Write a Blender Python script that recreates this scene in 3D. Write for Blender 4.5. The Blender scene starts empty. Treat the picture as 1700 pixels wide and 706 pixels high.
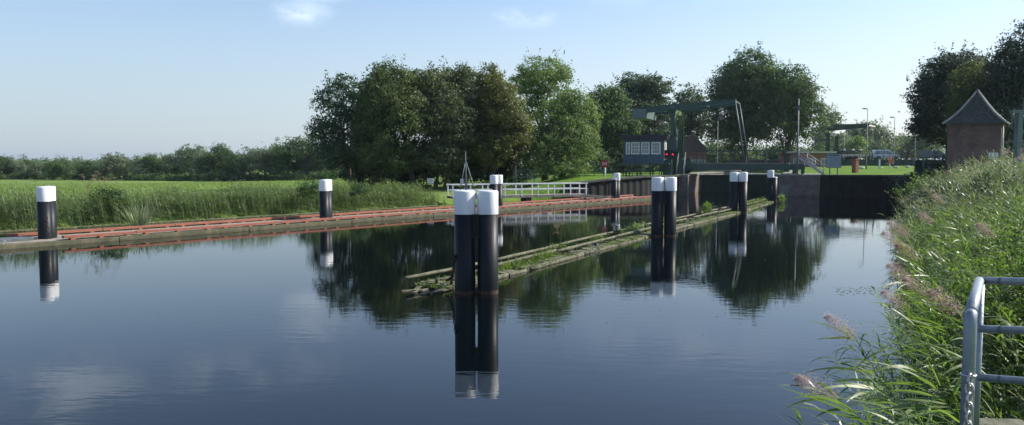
import bpy, math, random
import numpy as np
from math import radians as R, sin, cos, pi

# ------------------------------------------------------------------ camera, sky, sun
S = bpy.context.scene
COL = S.collection
EYE = 3.55
FPX = 1334.0
cam_d = bpy.data.cameras.new('camera'); cam = bpy.data.objects.new('camera', cam_d)
COL.objects.link(cam); S.camera = cam
cam.location = (0, 0, EYE); cam.rotation_euler = (R(90 - 3.78), 0, 0)
cam_d.sensor_width = 36; cam_d.lens = FPX / 1700 * 36
cam_d.clip_start = 0.05; cam_d.clip_end = 9000
SUN_AZ, SUN_EL = 76.0, 38.0            # degrees right of the view direction, above the horizon
S.view_settings.view_transform = 'Standard'; S.view_settings.look = 'None'
S.view_settings.exposure = 0.45; S.view_settings.gamma = 1.0
S.view_settings.use_curve_mapping = False
S.render.resolution_x = 1024; S.render.resolution_y = 425

W = bpy.data.worlds.new('World'); S.world = W; W.use_nodes = True
nt = W.node_tree; nt.nodes.clear()
out = nt.nodes.new('ShaderNodeOutputWorld'); bg = nt.nodes.new('ShaderNodeBackground')
sky = nt.nodes.new('ShaderNodeTexSky'); sky.sky_type = 'NISHITA'; sky.sun_disc = False
sky.sun_elevation = R(SUN_EL); sky.sun_rotation = R(SUN_AZ)
sky.altitude = 0; sky.air_density = 1.0; sky.dust_density = .9; sky.ozone_density = 3.2
bg.inputs['Strength'].default_value = 0.13
def N(t, **k):
    n = nt.nodes.new(t)
    for a, b in k.items(): setattr(n, a, b)
    return n
# a few small fair-weather clouds: soft noise limited to real directions in the sky
tc = N('ShaderNodeTexCoord')
def cloud_mask(px, py, wid, hei, dens):
    az = math.atan((px - 850) / FPX); el = math.atan((265 - py) / FPX * cos(az))
    c = (sin(az) * cos(el), cos(az) * cos(el), sin(el))
    sub = N('ShaderNodeVectorMath', operation='SUBTRACT'); nt.links.new(tc.outputs['Generated'], sub.inputs[0]); sub.inputs[1].default_value = c
    sc = N('ShaderNodeVectorMath', operation='MULTIPLY'); nt.links.new(sub.outputs[0], sc.inputs[0]); sc.inputs[1].default_value = (1 / wid, 1 / wid, 1 / hei)
    ln = N('ShaderNodeVectorMath', operation='LENGTH'); nt.links.new(sc.outputs[0], ln.inputs[0])
    mr = N('ShaderNodeMapRange', interpolation_type='SMOOTHSTEP'); nt.links.new(ln.outputs['Value'], mr.inputs[0])
    mr.inputs[1].default_value = 0.0; mr.inputs[2].default_value = 1.0; mr.inputs[3].default_value = dens; mr.inputs[4].default_value = 0.0
    return mr.outputs[0]
nz = N('ShaderNodeTexNoise'); nz.inputs['Scale'].default_value = 16; nz.inputs['Detail'].default_value = 7; nz.inputs['Roughness'].default_value = 0.6
mp = N('ShaderNodeMapping'); mp.inputs['Scale'].default_value = (1, 1, 2.4)
nt.links.new(tc.outputs['Generated'], mp.inputs[0]); nt.links.new(mp.outputs[0], nz.inputs['Vector'])
# summer haze low in the sky: bluish away from the sun, near white towards it
sp_ = N('ShaderNodeSeparateXYZ'); nt.links.new(tc.outputs['Generated'], sp_.inputs[0])
hz = N('ShaderNodeMapRange', interpolation_type='SMOOTHSTEP'); nt.links.new(sp_.outputs[2], hz.inputs[0]); hz.inputs[1].default_value = -.02; hz.inputs[2].default_value = .26; hz.inputs[3].default_value = .78; hz.inputs[4].default_value = 0
hx = N('ShaderNodeMapRange', interpolation_type='SMOOTHSTEP'); nt.links.new(sp_.outputs[0], hx.inputs[0]); hx.inputs[1].default_value = -.75; hx.inputs[2].default_value = .70
hc_ = N('ShaderNodeMix', data_type='RGBA'); nt.links.new(hx.outputs[0], hc_.inputs[0]); hc_.inputs[6].default_value = (3.0, 3.4, 3.75, 1); hc_.inputs[7].default_value = (5.5, 5.5, 5.4, 1)
hm_ = N('ShaderNodeMix', data_type='RGBA'); nt.links.new(hz.outputs[0], hm_.inputs[0])
hs_ = N('ShaderNodeHueSaturation'); hs_.inputs['Saturation'].default_value = .88; nt.links.new(sky.outputs[0], hs_.inputs['Color']); nt.links.new(hs_.outputs[0], hm_.inputs[6]); nt.links.new(hc_.outputs[2], hm_.inputs[7])
nr = N('ShaderNodeMapRange', interpolation_type='SMOOTHSTEP'); nt.links.new(nz.outputs['Fac'], nr.inputs[0])
nr.inputs[1].default_value = 0.36; nr.inputs[2].default_value = 0.62
acc = None
for spec in [(506, 24, .046, .022, .42), (868, 33, .05, .018, .40), (90, -120, .14, .05, .42), (525, -16, .06, .025, .4), (1130, -40, .2, .05, .25), (410, -90, .16, .035, .3)]:
    m = cloud_mask(*spec)
    if acc is None: acc = m
    else:
        mx = N('ShaderNodeMath', operation='MAXIMUM'); nt.links.new(acc, mx.inputs[0]); nt.links.new(m, mx.inputs[1]); acc = mx.outputs[0]
mm = N('ShaderNodeMath', operation='MULTIPLY'); nt.links.new(acc, mm.inputs[0]); nt.links.new(nr.outputs[0], mm.inputs[1])
mix = N('ShaderNodeMix', data_type='RGBA'); nt.links.new(mm.outputs[0], mix.inputs[0]); nt.links.new(hm_.outputs[2], mix.inputs[6])
mix.inputs[7].default_value = (8.2, 8.6, 9.2, 1)
# white balance of the scene's skylight: a little cooler than the node's own
tin = N('ShaderNodeMix', data_type='RGBA', blend_type='MULTIPLY'); tin.inputs[0].default_value = 1; tin.inputs[7].default_value = (.95, 1.0, 1.05, 1)
nt.links.new(mix.outputs[2], tin.inputs[6]); nt.links.new(tin.outputs[2], bg.inputs['Color']); nt.links.new(bg.outputs[0], out.inputs[0])

sl = bpy.data.lights.new('sun', 'SUN'); sl.energy = 5.0; sl.angle = R(0.55); sl.color = (1.0, 0.94, 0.84)
so = bpy.data.objects.new('sun', sl); COL.objects.link(so)
_d = (sin(R(SUN_AZ)) * cos(R(SUN_EL)), cos(R(SUN_AZ)) * cos(R(SUN_EL)), sin(R(SUN_EL)))
so.rotation_euler = (R(90 - SUN_EL), 0, R(180 - SUN_AZ)); so.location = (60, 40, 60)

# ------------------------------------------------------------------ materials
def base_mat(name):
    m = bpy.data.materials.new(name); m.use_nodes = True
    t = m.node_tree; p = t.nodes['Principled BSDF']
    return m, t, p
def mat(name, col, rough=.6, col2=None, scale=6, detail=5, bump=0.0, bscale=None, metal=0, spec=.5, stretch=(1, 1, 1), lo=.35, hi=.65):
    m, t, p = base_mat(name)
    p.inputs['Roughness'].default_value = rough; p.inputs['Metallic'].default_value = metal
    p.inputs['Specular IOR Level'].default_value = spec
    c1 = (*col, 1); c2 = (*(col2 if col2 else tuple(x * .7 for x in col)), 1)
    tc = t.nodes.new('ShaderNodeTexCoord'); mp = t.nodes.new('ShaderNodeMapping'); mp.inputs['Scale'].default_value = stretch
    t.links.new(tc.outputs['Object'], mp.inputs[0])
    n = t.nodes.new('ShaderNodeTexNoise'); n.inputs['Scale'].default_value = scale; n.inputs['Detail'].default_value = detail
    n.inputs['Roughness'].default_value = .65
    t.links.new(mp.outputs[0], n.inputs['Vector'])
    r = t.nodes.new('ShaderNodeValToRGB'); r.color_ramp.elements[0].position = lo; r.color_ramp.elements[1].position = hi
    r.color_ramp.elements[0].color = c2; r.color_ramp.elements[1].color = c1
    t.links.new(n.outputs['Fac'], r.inputs[0]); t.links.new(r.outputs[0], p.inputs['Base Color'])
    if bump:
        b = t.nodes.new('ShaderNodeBump'); b.inputs['Strength'].default_value = bump; b.inputs['Distance'].default_value = .02
        n2 = t.nodes.new('ShaderNodeTexNoise'); n2.inputs['Scale'].default_value = bscale or scale * 4; n2.inputs['Detail'].default_value = 4
        t.links.new(mp.outputs[0], n2.inputs['Vector']); t.links.new(n2.outputs['Fac'], b.inputs['Height'])
        t.links.new(b.outputs[0], p.inputs['Normal'])
    return m
def leaf_mat(name, dark, light, trans=.35, rough=.5, tcol=None):
    m, t, p = base_mat(name)
    a = t.nodes.new('ShaderNodeAttribute'); a.attribute_name = 'tint'
    r = t.nodes.new('ShaderNodeValToRGB'); r.color_ramp.elements[0].position = .1; r.color_ramp.elements[1].position = .9
    r.color_ramp.elements[0].color = (*dark, 1); r.color_ramp.elements[1].color = (*light, 1)
    t.links.new(a.outputs['Fac'], r.inputs[0]); t.links.new(r.outputs[0], p.inputs['Base Color'])
    p.inputs['Roughness'].default_value = rough; p.inputs['Specular IOR Level'].default_value = .35
    tr = t.nodes.new('ShaderNodeBsdfTranslucent')
    mc = t.nodes.new('ShaderNodeMix'); mc.data_type = 'RGBA'; mc.blend_type = 'MULTIPLY'; mc.inputs[0].default_value = 1
    t.links.new(r.outputs[0], mc.inputs[6]); mc.inputs[7].default_value = (*(tcol or (1.5, 1.7, .7)), 1)
    t.links.new(mc.outputs[2], tr.inputs['Color'])
    ms = t.nodes.new('ShaderNodeMixShader'); ms.inputs[0].default_value = trans
    t.links.new(p.outputs[0], ms.inputs[1]); t.links.new(tr.outputs[0], ms.inputs[2])
    t.links.new(ms.outputs[0], t.nodes['Material Output'].inputs['Surface'])
    return m
def brick_mat(name, c1, c2, mortar, bw=.22, rh=.07, ms=.010, bump=.4):
    m, t, p = base_mat(name); p.inputs['Roughness'].default_value = .85
    tc = t.nodes.new('ShaderNodeTexCoord'); sp = t.nodes.new('ShaderNodeSeparateXYZ'); t.links.new(tc.outputs['Object'], sp.inputs[0])
    ad = t.nodes.new('ShaderNodeMath'); t.links.new(sp.outputs[0], ad.inputs[0]); t.links.new(sp.outputs[1], ad.inputs[1])
    cb = t.nodes.new('ShaderNodeCombineXYZ'); t.links.new(ad.outputs[0], cb.inputs[0]); t.links.new(sp.outputs[2], cb.inputs[1])
    b = t.nodes.new('ShaderNodeTexBrick'); t.links.new(cb.outputs[0], b.inputs['Vector'])
    b.inputs['Color1'].default_value = (*c1, 1); b.inputs['Color2'].default_value = (*c2, 1); b.inputs['Mortar'].default_value = (*mortar, 1)
    b.inputs['Scale'].default_value = 1; b.inputs['Brick Width'].default_value = bw; b.inputs['Row Height'].default_value = rh; b.inputs['Mortar Size'].default_value = ms
    n = t.nodes.new('ShaderNodeTexNoise'); n.inputs['Scale'].default_value = 1.3; n.inputs['Detail'].default_value = 6; t.links.new(tc.outputs['Object'], n.inputs['Vector'])
    mr = t.nodes.new('ShaderNodeMapRange'); t.links.new(n.outputs['Fac'], mr.inputs[0]); mr.inputs[1].default_value = .3; mr.inputs[2].default_value = .7; mr.inputs[3].default_value = .62; mr.inputs[4].default_value = 1.15
    mx = t.nodes.new('ShaderNodeVectorMath'); mx.operation = 'SCALE'; t.links.new(b.outputs['Color'], mx.inputs[0]); t.links.new(mr.outputs[0], mx.inputs['Scale'])
    t.links.new(mx.outputs[0], p.inputs['Base Color'])
    bp = t.nodes.new('ShaderNodeBump'); bp.inputs['Strength'].default_value = bump; bp.inputs['Distance'].default_value = .01; bp.invert = True
    t.links.new(b.outputs['Fac'], bp.inputs['Height']); t.links.new(bp.outputs[0], p.inputs['Normal'])
    return m
def emis(name, col, s):
    m, t, p = base_mat(name); p.inputs['Base Color'].default_value = (*col, 1)
    p.inputs['Emission Color'].default_value = (*col, 1); p.inputs['Emission Strength'].default_value = s
    return m

M = {}
M['pile'] = mat('pile_black_coating', (.012, .0155, .019), .45, (.006, .008, .010), 3.5, 8, .15, 30, spec=.22, stretch=(1, 1, .12), lo=.3, hi=.75)
M['cap'] = mat('pile_white_paint', (.80, .81, .82), .45, (.62, .62, .60), 4.5, 8, .05, stretch=(1, 1, .3), lo=.22, hi=.5)
M['rust'] = mat('rust_scale', (.11, .052, .03), .9, (.02, .018, .016), 9, 6, .6)
M['chain'] = mat('rusty_chain', (.07, .045, .035), .6, (.03, .022, .02), 30, metal=.4)
M['galv_chain'] = mat('galvanised_chain', (.62, .60, .60), .4, (.40, .36, .36), 40, metal=.6)
M['redrail'] = mat('red_paint', (.33, .105, .06), .75, (.19, .085, .06), 3, 7, .3, stretch=(1, 1, 3), lo=.3, hi=.6)
M['plank'] = mat('weathered_plank', (.36, .32, .27), .85, (.19, .17, .14), 4, 8, .5, 18)
M['beam'] = mat('mossy_beam', (.155, .14, .085), .9, (.07, .075, .04), 2.5, 8, .8, 14)
M['log'] = mat('old_log', (.185, .17, .115), .9, (.06, .068, .032), 3.5, 8, .8, 20)
M['log_dark'] = mat('wet_log', (.09, .08, .05), .8, (.03, .03, .018), 4, 8, .8, 20)
M['white'] = mat('white_paint', (.84, .85, .85), .5, (.60, .61, .60), 5, 6, .05)
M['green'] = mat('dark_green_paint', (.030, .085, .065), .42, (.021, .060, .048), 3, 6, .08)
M['olive'] = mat('sunlit_portal_green', (.13, .20, .06), .42, (.10, .16, .05), 3, 6, .08)  # the portal's dark green with sunlight put into the colour
M['greyst'] = mat('grey_green_steel', (.14, .20, .19), .45, (.10, .145, .14), 3, 5, .1)
M['lampst'] = mat('lamp_steel', (.12, .14, .145), .5, (.085, .10, .105), 3)
M['galv'] = mat('galvanised_steel', (.33, .36, .39), .45, (.20, .23, .26), 9, 8, .12, 60, metal=.45, lo=.3, hi=.7)
M['stairs'] = mat('stair_steel', (.50, .47, .50), .5, (.36, .34, .37), 6)
M['clad'] = mat('blue_grey_cladding', (.085, .13, .17), .6, (.06, .095, .13), 3, 6, .1)
M['cream'] = mat('cream_wall', (.62, .57, .48), .8, (.45, .41, .34), 3)
M['felt'] = mat('dark_felt_roof', (.045, .045, .05), .9, (.028, .028, .03), 4, 6, .3)
M['glass'] = mat('window_glass', (.20, .22, .24), .08, (.13, .14, .15), 2, spec=.9)
M['signal'] = mat('signal_black', (.012, .012, .013), .5)
M['redlamp'] = emis('red_signal_light', (1.0, .03, .06), 1.5)
M['signred'] = mat('sign_red', (.36, .02, .03), .5, (.28, .018, .025), 4)
M['darkcoping'] = mat('dark_wet_coping', (.06, .065, .045), .9, (.03, .04, .02), 3, 6, .4)
M['sheet'] = mat('sheet_pile_wall', (.013, .016, .013), .9, (.005, .007, .006), 1.2, 7, .4, 9, stretch=(1, 1, .25))
M['concrete'] = mat('quay_concrete', (.27, .26, .22), .9, (.15, .15, .12), 2, 8, .5)
M['brick'] = brick_mat('hut_brick', (.20, .100, .070), (.125, .064, .048), (.22, .19, .17))
M['lockbrick'] = brick_mat('lock_brick', (.19, .12, .10), (.12, .085, .072), (.26, .24, .22), .24, .08, .012)
M['lockstone'] = mat('pale_lock_stone', (.26, .20, .165), .9, (.13, .10, .085), 3, 8, .6)
M['redbrick'] = brick_mat('house_brick', (.36, .13, .07), (.28, .10, .06), (.36, .30, .25))
M['tile'] = mat('roof_tile', (.085, .088, .072), .8, (.038, .042, .034), 9, 6, .5)
M['tilebrown'] = mat('brown_roof_tile', (.15, .085, .06), .8, (.07, .045, .035), 3, 6, .5)
M['ridge'] = mat('pale_ridge_tile', (.48, .47, .44), .8, (.26, .25, .23), 8, 6, .4)
M['pillarred'] = mat('red_column_paint', (.27, .085, .055), .65, (.20, .065, .045), 4)
M['orange'] = mat('orange_paint', (.62, .16, .06), .6, (.5, .12, .05), 5)
M['panelblue'] = mat('notice_panel', (.42, .50, .56), .5, (.33, .41, .47), 3)
M['ink'] = mat('dark_lettering', (.05, .07, .10), .6)
M['stone'] = mat('pale_boulder', (.55, .54, .50), .9, (.34, .33, .30), 5, 6, .6)
M['asphalt'] = mat('asphalt', (.06, .06, .058), .9, (.045, .045, .044), 20, 6, .3)
M['bark'] = mat('bark', (.105, .085, .062), .95, (.045, .038, .028), 5, 8, .9, 14, stretch=(1, 1, .3))
M['carpaint'] = mat('silver_car_paint', (.42, .46, .50), .28, (.40, .44, .48), 2, metal=.35)
M['rubber'] = mat('black_rubber', (.018, .018, .02), .7)
M['skin'] = mat('skin', (.45, .27, .19), .6, (.40, .23, .16), 8)
M['cloth'] = mat('dark_clothing', (.018, .02, .028), .85, (.012, .013, .02), 10)
M['rock'] = M['stone']
# foliage
M['lf_dark'] = leaf_mat('leaf_bluish_dark', (.020, .042, .026), (.080, .130, .066), .3)
M['lf_olive'] = leaf_mat('leaf_olive', (.032, .054, .018), (.145, .19, .055), .34)
M['lf_grey'] = leaf_mat('leaf_grey_olive', (.034, .054, .024), (.150, .185, .078), .32)
M['lf_rust'] = leaf_mat('leaf_autumn_olive', (.045, .062, .018), (.180, .185, .045), .35)
M['lf_light'] = leaf_mat('leaf_light_green', (.065, .105, .035), (.21, .28, .10), .42)
M['lf_mid'] = leaf_mat('leaf_mid_green', (.028, .060, .022), (.105, .165, .052), .35)
M['lf_beech'] = leaf_mat('leaf_beech', (.018, .038, .024), (.055, .085, .044), .22)
M['lf_lime'] = leaf_mat('leaf_yellow_green', (.034, .054, .016), (.11, .14, .04), .38)
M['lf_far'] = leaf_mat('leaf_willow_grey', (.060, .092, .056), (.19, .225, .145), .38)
M['reed'] = leaf_mat('reed_leaf', (.040, .080, .022), (.19, .26, .080), .42, .42)
M['reedgrey'] = leaf_mat('reed_leaf_greyed', (.055, .090, .045), (.33, .38, .24), .34, .34, (1.3, 1.35, .8))
M['weed'] = leaf_mat('weed_leaf', (.045, .085, .020), (.17, .235, .060), .45, .5)
M['meadow'] = leaf_mat('meadow_blade', (.12, .18, .05), (.25, .31, .11), .45)
M['shelterroof'] = mat('mossy_felt_roof', (.13, .15, .115), .85, (.085, .10, .075), 4, 6, .2)
M['reedleft'] = leaf_mat('left_reed_leaf', (.030, .062, .018), (.19, .245, .085), .4, .45)
M['tuftdark'] = leaf_mat('dark_weed_leaf', (.025, .055, .016), (.11, .17, .045), .4, .5)
M['fargreen'] = mat('weathered_far_green', (.022, .046, .034), .6, (.015, .034, .026), 3)
M['straw'] = leaf_mat('straw', (.24, .20, .11), (.42, .36, .22), .35, .6, (1.1, 1.05, .8))
M['plume'] = leaf_mat('reed_plume', (.34, .24, .23), (.62, .50, .47), .45, .8, (1.1, .95, .9))

def leaf_noise(m): pass

# grass ground
def ground_mat():
    m, t, p = base_mat('meadow_ground'); p.inputs['Roughness'].default_value = .95; p.inputs['Specular IOR Level'].default_value = .15
    tc = t.nodes.new('ShaderNodeTexCoord')
    def noise(sc, stretch=(1, 1, 1), d=6):
        mp = t.nodes.new('ShaderNodeMapping'); mp.inputs['Scale'].default_value = stretch; t.links.new(tc.outputs['Object'], mp.inputs[0])
        n = t.nodes.new('ShaderNodeTexNoise'); n.inputs['Scale'].default_value = sc; n.inputs['Detail'].default_value = d; n.inputs['Roughness'].default_value = .7
        t.links.new(mp.outputs[0], n.inputs['Vector']); return n.outputs['Fac']
    r = t.nodes.new('ShaderNodeValToRGB'); r.color_ramp.elements[0].position = .32; r.color_ramp.elements[1].position = .68
    r.color_ramp.elements[0].color = (.125, .20, .05, 1); r.color_ramp.elements[1].color = (.205, .29, .08, 1)
    t.links.new(noise(.06, (1, .35, 1), 8), r.inputs[0])
    # mown lawns around the lock are a richer green than the meadow on the far side
    rl = t.nodes.new('ShaderNodeValToRGB'); rl.color_ramp.elements[0].position = .32; rl.color_ramp.elements[1].position = .68
    rl.color_ramp.elements[0].color = (.085, .17, .018, 1); rl.color_ramp.elements[1].color = (.15, .26, .030, 1)
    t.links.new(noise(.35, (1, 1, 1), 8), rl.inputs[0])
    sx = t.nodes.new('ShaderNodeSeparateXYZ'); t.links.new(tc.outputs['Object'], sx.inputs[0])
    fx = t.nodes.new('ShaderNodeMapRange'); t.links.new(sx.outputs[0], fx.inputs[0]); fx.inputs[1].default_value = -6; fx.inputs[2].default_value = 3
    lm = t.nodes.new('ShaderNodeMix'); lm.data_type = 'RGBA'; t.links.new(fx.outputs[0], lm.inputs[0]); t.links.new(r.outputs[0], lm.inputs[6]); t.links.new(rl.outputs[0], lm.inputs[7])
    r2 = t.nodes.new('ShaderNodeValToRGB'); r2.color_ramp.elements[0].position = .3; r2.color_ramp.elements[1].position = .7
    r2.color_ramp.elements[0].color = (.55, .62, .5, 1); r2.color_ramp.elements[1].color = (1.25, 1.15, 1.1, 1)
    t.links.new(noise(2.2, (1, 1, 1), 9), r2.inputs[0])
    mx = t.nodes.new('ShaderNodeMix'); mx.data_type = 'RGBA'; mx.blend_type = 'MULTIPLY'; mx.inputs[0].default_value = 1
    t.links.new(lm.outputs[2], mx.inputs[6]); t.links.new(r2.outputs[0], mx.inputs[7]); t.links.new(mx.outputs[2], p.inputs['Base Color'])
    b = t.nodes.new('ShaderNodeBump'); b.inputs['Strength'].default_value = .9; b.inputs['Distance'].default_value = .12
    t.links.new(noise(5, (1, 1, 1), 6), b.inputs['Height']); t.links.new(b.outputs[0], p.inputs['Normal'])
    return m
M['ground'] = ground_mat()
def water_mat():
    m, t, p = base_mat('canal_water')
    p.inputs['Base Color'].default_value = (.0015, .0035, .0045, 1); p.inputs['Roughness'].default_value = .015; p.inputs['IOR'].default_value = 1.33
    tc = t.nodes.new('ShaderNodeTexCoord')
    def noise(sc, st, d, rot=0):
        mp = t.nodes.new('ShaderNodeMapping'); mp.inputs['Scale'].default_value = st; mp.inputs['Rotation'].default_value = (0, 0, rot)
        t.links.new(tc.outputs['Object'], mp.inputs[0])
        n = t.nodes.new('ShaderNodeTexNoise'); n.inputs['Scale'].default_value = sc; n.inputs['Detail'].default_value = d; n.inputs['Roughness'].default_value = .5
        t.links.new(mp.outputs[0], n.inputs['Vector']); return n.outputs['Fac']
    a = noise(2.6, (.55, 1.5, 1), 2, .35); b_ = noise(11, (.6, 1.3, 1), 2, -.2); c = noise(.12, (1, .6, 1), 3)
    sc = t.nodes.new('ShaderNodeMath'); sc.operation = 'MULTIPLY_ADD'; t.links.new(b_, sc.inputs[0]); sc.inputs[1].default_value = .16; t.links.new(a, sc.inputs[2])
    # light air makes some patches calmer than others
    mr = t.nodes.new('ShaderNodeMapRange'); t.links.new(c, mr.inputs[0]); mr.inputs[1].default_value = .38; mr.inputs[2].default_value = .62; mr.inputs[3].default_value = .35; mr.inputs[4].default_value = 1.1
    ml = t.nodes.new('ShaderNodeMath'); ml.operation = 'MULTIPLY'; t.links.new(sc.outputs[0], ml.inputs[0]); t.links.new(mr.outputs[0], ml.inputs[1])
    b = t.nodes.new('ShaderNodeBump'); b.inputs['Strength'].default_value = 1.0; b.inputs['Distance'].default_value = .0026
    t.links.new(ml.outputs[0], b.inputs['Height']); t.links.new(b.outputs[0], p.inputs['Normal'])
    return m
M['water'] = water_mat()

# ------------------------------------------------------------------ object helpers
def link(o, parent=None):
    COL.objects.link(o)
    if parent is not None: o.parent = parent
    return o
def tag(o, label=None, cat=None, group=None, kind=None):
    if label: o['label'] = label
    if cat: o['category'] = cat
    if group: o['group'] = group
    if kind: o['kind'] = kind
    return o
def thing(name, loc, label, cat, rz=0, group=None):
    o = bpy.data.objects.new(name, None); o.empty_display_size = .3
    link(o); o.location = loc; o.rotation_euler = (0, 0, rz)
    return tag(o, label, cat, group)
def root_of(o):
    while o.parent is not None: o = o.parent
    return o
def copy_tree(o, parent=None, first=True):
    c = o.copy(); link(c, parent)
    for ch in list(o.children): copy_tree(ch, c, False)
    return c
class MB:
    def __init__(s): s.v = []; s.f = []; s.sm = []
    def add(s, vs, fs, smooth=False):
        b = len(s.v); s.v += [tuple(map(float, v)) for v in vs]
        s.f += [tuple(b + i for i in f) for f in fs]; s.sm += [smooth] * len(fs)
        return s
    def box(s, c, d, rz=0, ax=None):
        hx, hy, hz = d[0] / 2, d[1] / 2, d[2] / 2
        if ax is None: ex, ey, ez = np.array((cos(rz), sin(rz), 0)), np.array((-sin(rz), cos(rz), 0)), np.array((0, 0, 1.))
        else: ex, ey, ez = map(np.array, ax)
        c = np.array(c, float)
        vs = [c + ex * hx * i + ey * hy * j + ez * hz * k for k in (-1, 1) for j in (-1, 1) for i in (-1, 1)]
        return s.add(vs, [(0, 2, 3, 1), (4, 5, 7, 6), (0, 1, 5, 4), (2, 6, 7, 3), (0, 4, 6, 2), (1, 3, 7, 5)])
    def bar(s, p, q, w, h=None):
        """box from p to q, w wide and h deep (h along the direction nearest to vertical)"""
        h = h or w; p = np.array(p, float); q = np.array(q, float); d = q - p; L = np.linalg.norm(d); ez = d / L
        up = np.array((0, 0, 1.)) if abs(ez[2]) < .95 else np.array((1., 0, 0))
        ex = np.cross(ez, up); ex /= np.linalg.norm(ex); ey = np.cross(ex, ez)
        return s.box((p + q) / 2, (w, h, L), ax=(ex, ey, ez))
    def tube(s, pts, rad, n=10, caps=True, smooth=True):
        pts = [np.array(p, float) for p in pts]; k = len(pts)
        rad = [rad] * k if np.isscalar(rad) else list(rad)
        vs = []; prev = None
        for i, p in enumerate(pts):
            d = pts[min(i + 1, k - 1)] - pts[max(i - 1, 0)]; d = d / (np.linalg.norm(d) + 1e-9)
            if prev is None:
                a = np.array((0, 0, 1.)) if abs(d[2]) < .9 else np.array((1., 0, 0))
                ex = np.cross(d, a)
            else: ex = prev - d * np.dot(prev, d)
            ex /= np.linalg.norm(ex); prev = ex; ey = np.cross(d, ex)
            for j in range(n):
                t = 2 * pi * j / n; vs.append(p + rad[i] * (cos(t) * ex + sin(t) * ey))
        fs = [(i * n + j, i * n + (j + 1) % n, (i + 1) * n + (j + 1) % n, (i + 1) * n + j) for i in range(k - 1) for j in range(n)]
        s.add(vs, fs, smooth)
        if caps:
            b = len(s.v) - k * n
            s.f += [tuple(b + j for j in range(n))[::-1], tuple(b + (k - 1) * n + j for j in range(n))]; s.sm += [False] * 2
        return s
    def lathe(s, c, prof, n=24, smooth=True, cap=True):
        """prof: list of (radius, z)"""
        return s.tube_prof(c, prof, n, smooth, cap)
    def tube_prof(s, c, prof, n, smooth, cap):
        vs = [(c[0] + r * cos(2 * pi * j / n), c[1] + r * sin(2 * pi * j / n), c[2] + z) for r, z in prof for j in range(n)]
        k = len(prof)
        fs = [(i * n + j, i * n + (j + 1) % n, (i + 1) * n + (j + 1) % n, (i + 1) * n + j) for i in range(k - 1) for j in range(n)]
        s.add(vs, fs, smooth)
        if cap:
            b = len(s.v) - k * n
            s.f += [tuple(b + j for j in range(n))[::-1], tuple(b + (k - 1) * n + j for j in range(n))]; s.sm += [False] * 2
        return s
    def prism(s, poly, off):
        """closed 3-D polygon extruded by the vector off"""
        n = len(poly); off = np.array(off, float)
        vs = [np.array(p, float) for p in poly] + [np.array(p, float) + off for p in poly]
        fs = [tuple(range(n))[::-1], tuple(range(n, 2 * n))] + [(i, (i + 1) % n, n + (i + 1) % n, n + i) for i in range(n)]
        return s.add(vs, fs)
    def torus(s, c, r, r2, ax=(0, 0, 1), n=20, m=6, sx=1.0):
        c = np.array(c, float); ax = np.array(ax, float); ax /= np.linalg.norm(ax)
        a = np.array((0, 0, 1.)) if abs(ax[2]) < .9 else np.array((1., 0, 0))
        e1 = np.cross(ax, a); e1 /= np.linalg.norm(e1); e2 = np.cross(ax, e1)
        vs = []
        for i in range(n):
            t = 2 * pi * i / n; d = cos(t) * e1 + sin(t) * e2; dd = cos(t) * e1 + sin(t) * e2 * sx
            for j in range(m):
                u = 2 * pi * j / m; vs.append(c + dd * r + r2 * (cos(u) * d + sin(u) * ax))
        fs = [(i * m + j, i * m + (j + 1) % m, ((i + 1) % n) * m + (j + 1) % m, ((i + 1) % n) * m + j) for i in range(n) for j in range(m)]
        return s.add(vs, fs, True)
    def chain(s, p, q, sag=.0, link_len=.12, r=.014):
        p = np.array(p, float); q = np.array(q, float); L = np.linalg.norm(q - p); n = max(2, int(L / (link_len * .72)))
        for i in range(n):
            t = (i + .5) / n; t2 = t + .01
            f = lambda t: p + (q - p) * t - np.array((0, 0, sag * 4 * t * (1 - t)))
            d = f(t2) - f(t); d /= np.linalg.norm(d)
            side = np.cross(d, (0.31, .2, .93)); side /= np.linalg.norm(side)
            if i % 2: side = np.cross(d, side)
            # an oval link: long axis d
            e2 = np.cross(side, d); c = f(t); m = 5; nn = 12; vs = []
            for a in range(nn):
                th = 2 * pi * a / nn; dd = cos(th) * d * link_len * .5 + sin(th) * e2 * link_len * .3
                dn = dd / np.linalg.norm(dd)
                for b in range(m):
                    u = 2 * pi * b / m; vs.append(c + dd + r * (cos(u) * dn + sin(u) * side))
            fs = [(i2 * m + j, i2 * m + (j + 1) % m, ((i2 + 1) % nn) * m + (j + 1) % m, ((i2 + 1) % nn) * m + j) for i2 in range(nn) for j in range(m)]
            s.add(vs, fs, True)
        return s
    def build(s, name, m, parent=None, bevel=0, solo=None):
        """one mesh object; world coordinates are turned into the root's own"""
        me = bpy.data.meshes.new(name); V = np.array(s.v, float)
        if parent is not None:
            r = root_of(parent); a = r.rotation_euler[2]; V = V - np.array(r.location)
            V = np.stack([V[:, 0] * cos(a) + V[:, 1] * sin(a), -V[:, 0] * sin(a) + V[:, 1] * cos(a), V[:, 2]], 1)
            loc = None
        elif solo is not None: V = V - np.array(solo)
        me.from_pydata([tuple(v) for v in V], [], s.f)
        me.polygons.foreach_set('use_smooth', s.sm); me.update()
        me.materials.append(m if not isinstance(m, str) else M[m])
        o = bpy.data.objects.new(name, me); link(o, parent)
        if parent is None and solo is not None: o.location = solo
        if bevel:
            b = o.modifiers.new('bevel', 'BEVEL'); b.width = bevel; b.segments = 2; b.limit_method = 'ANGLE'
        return o
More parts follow.
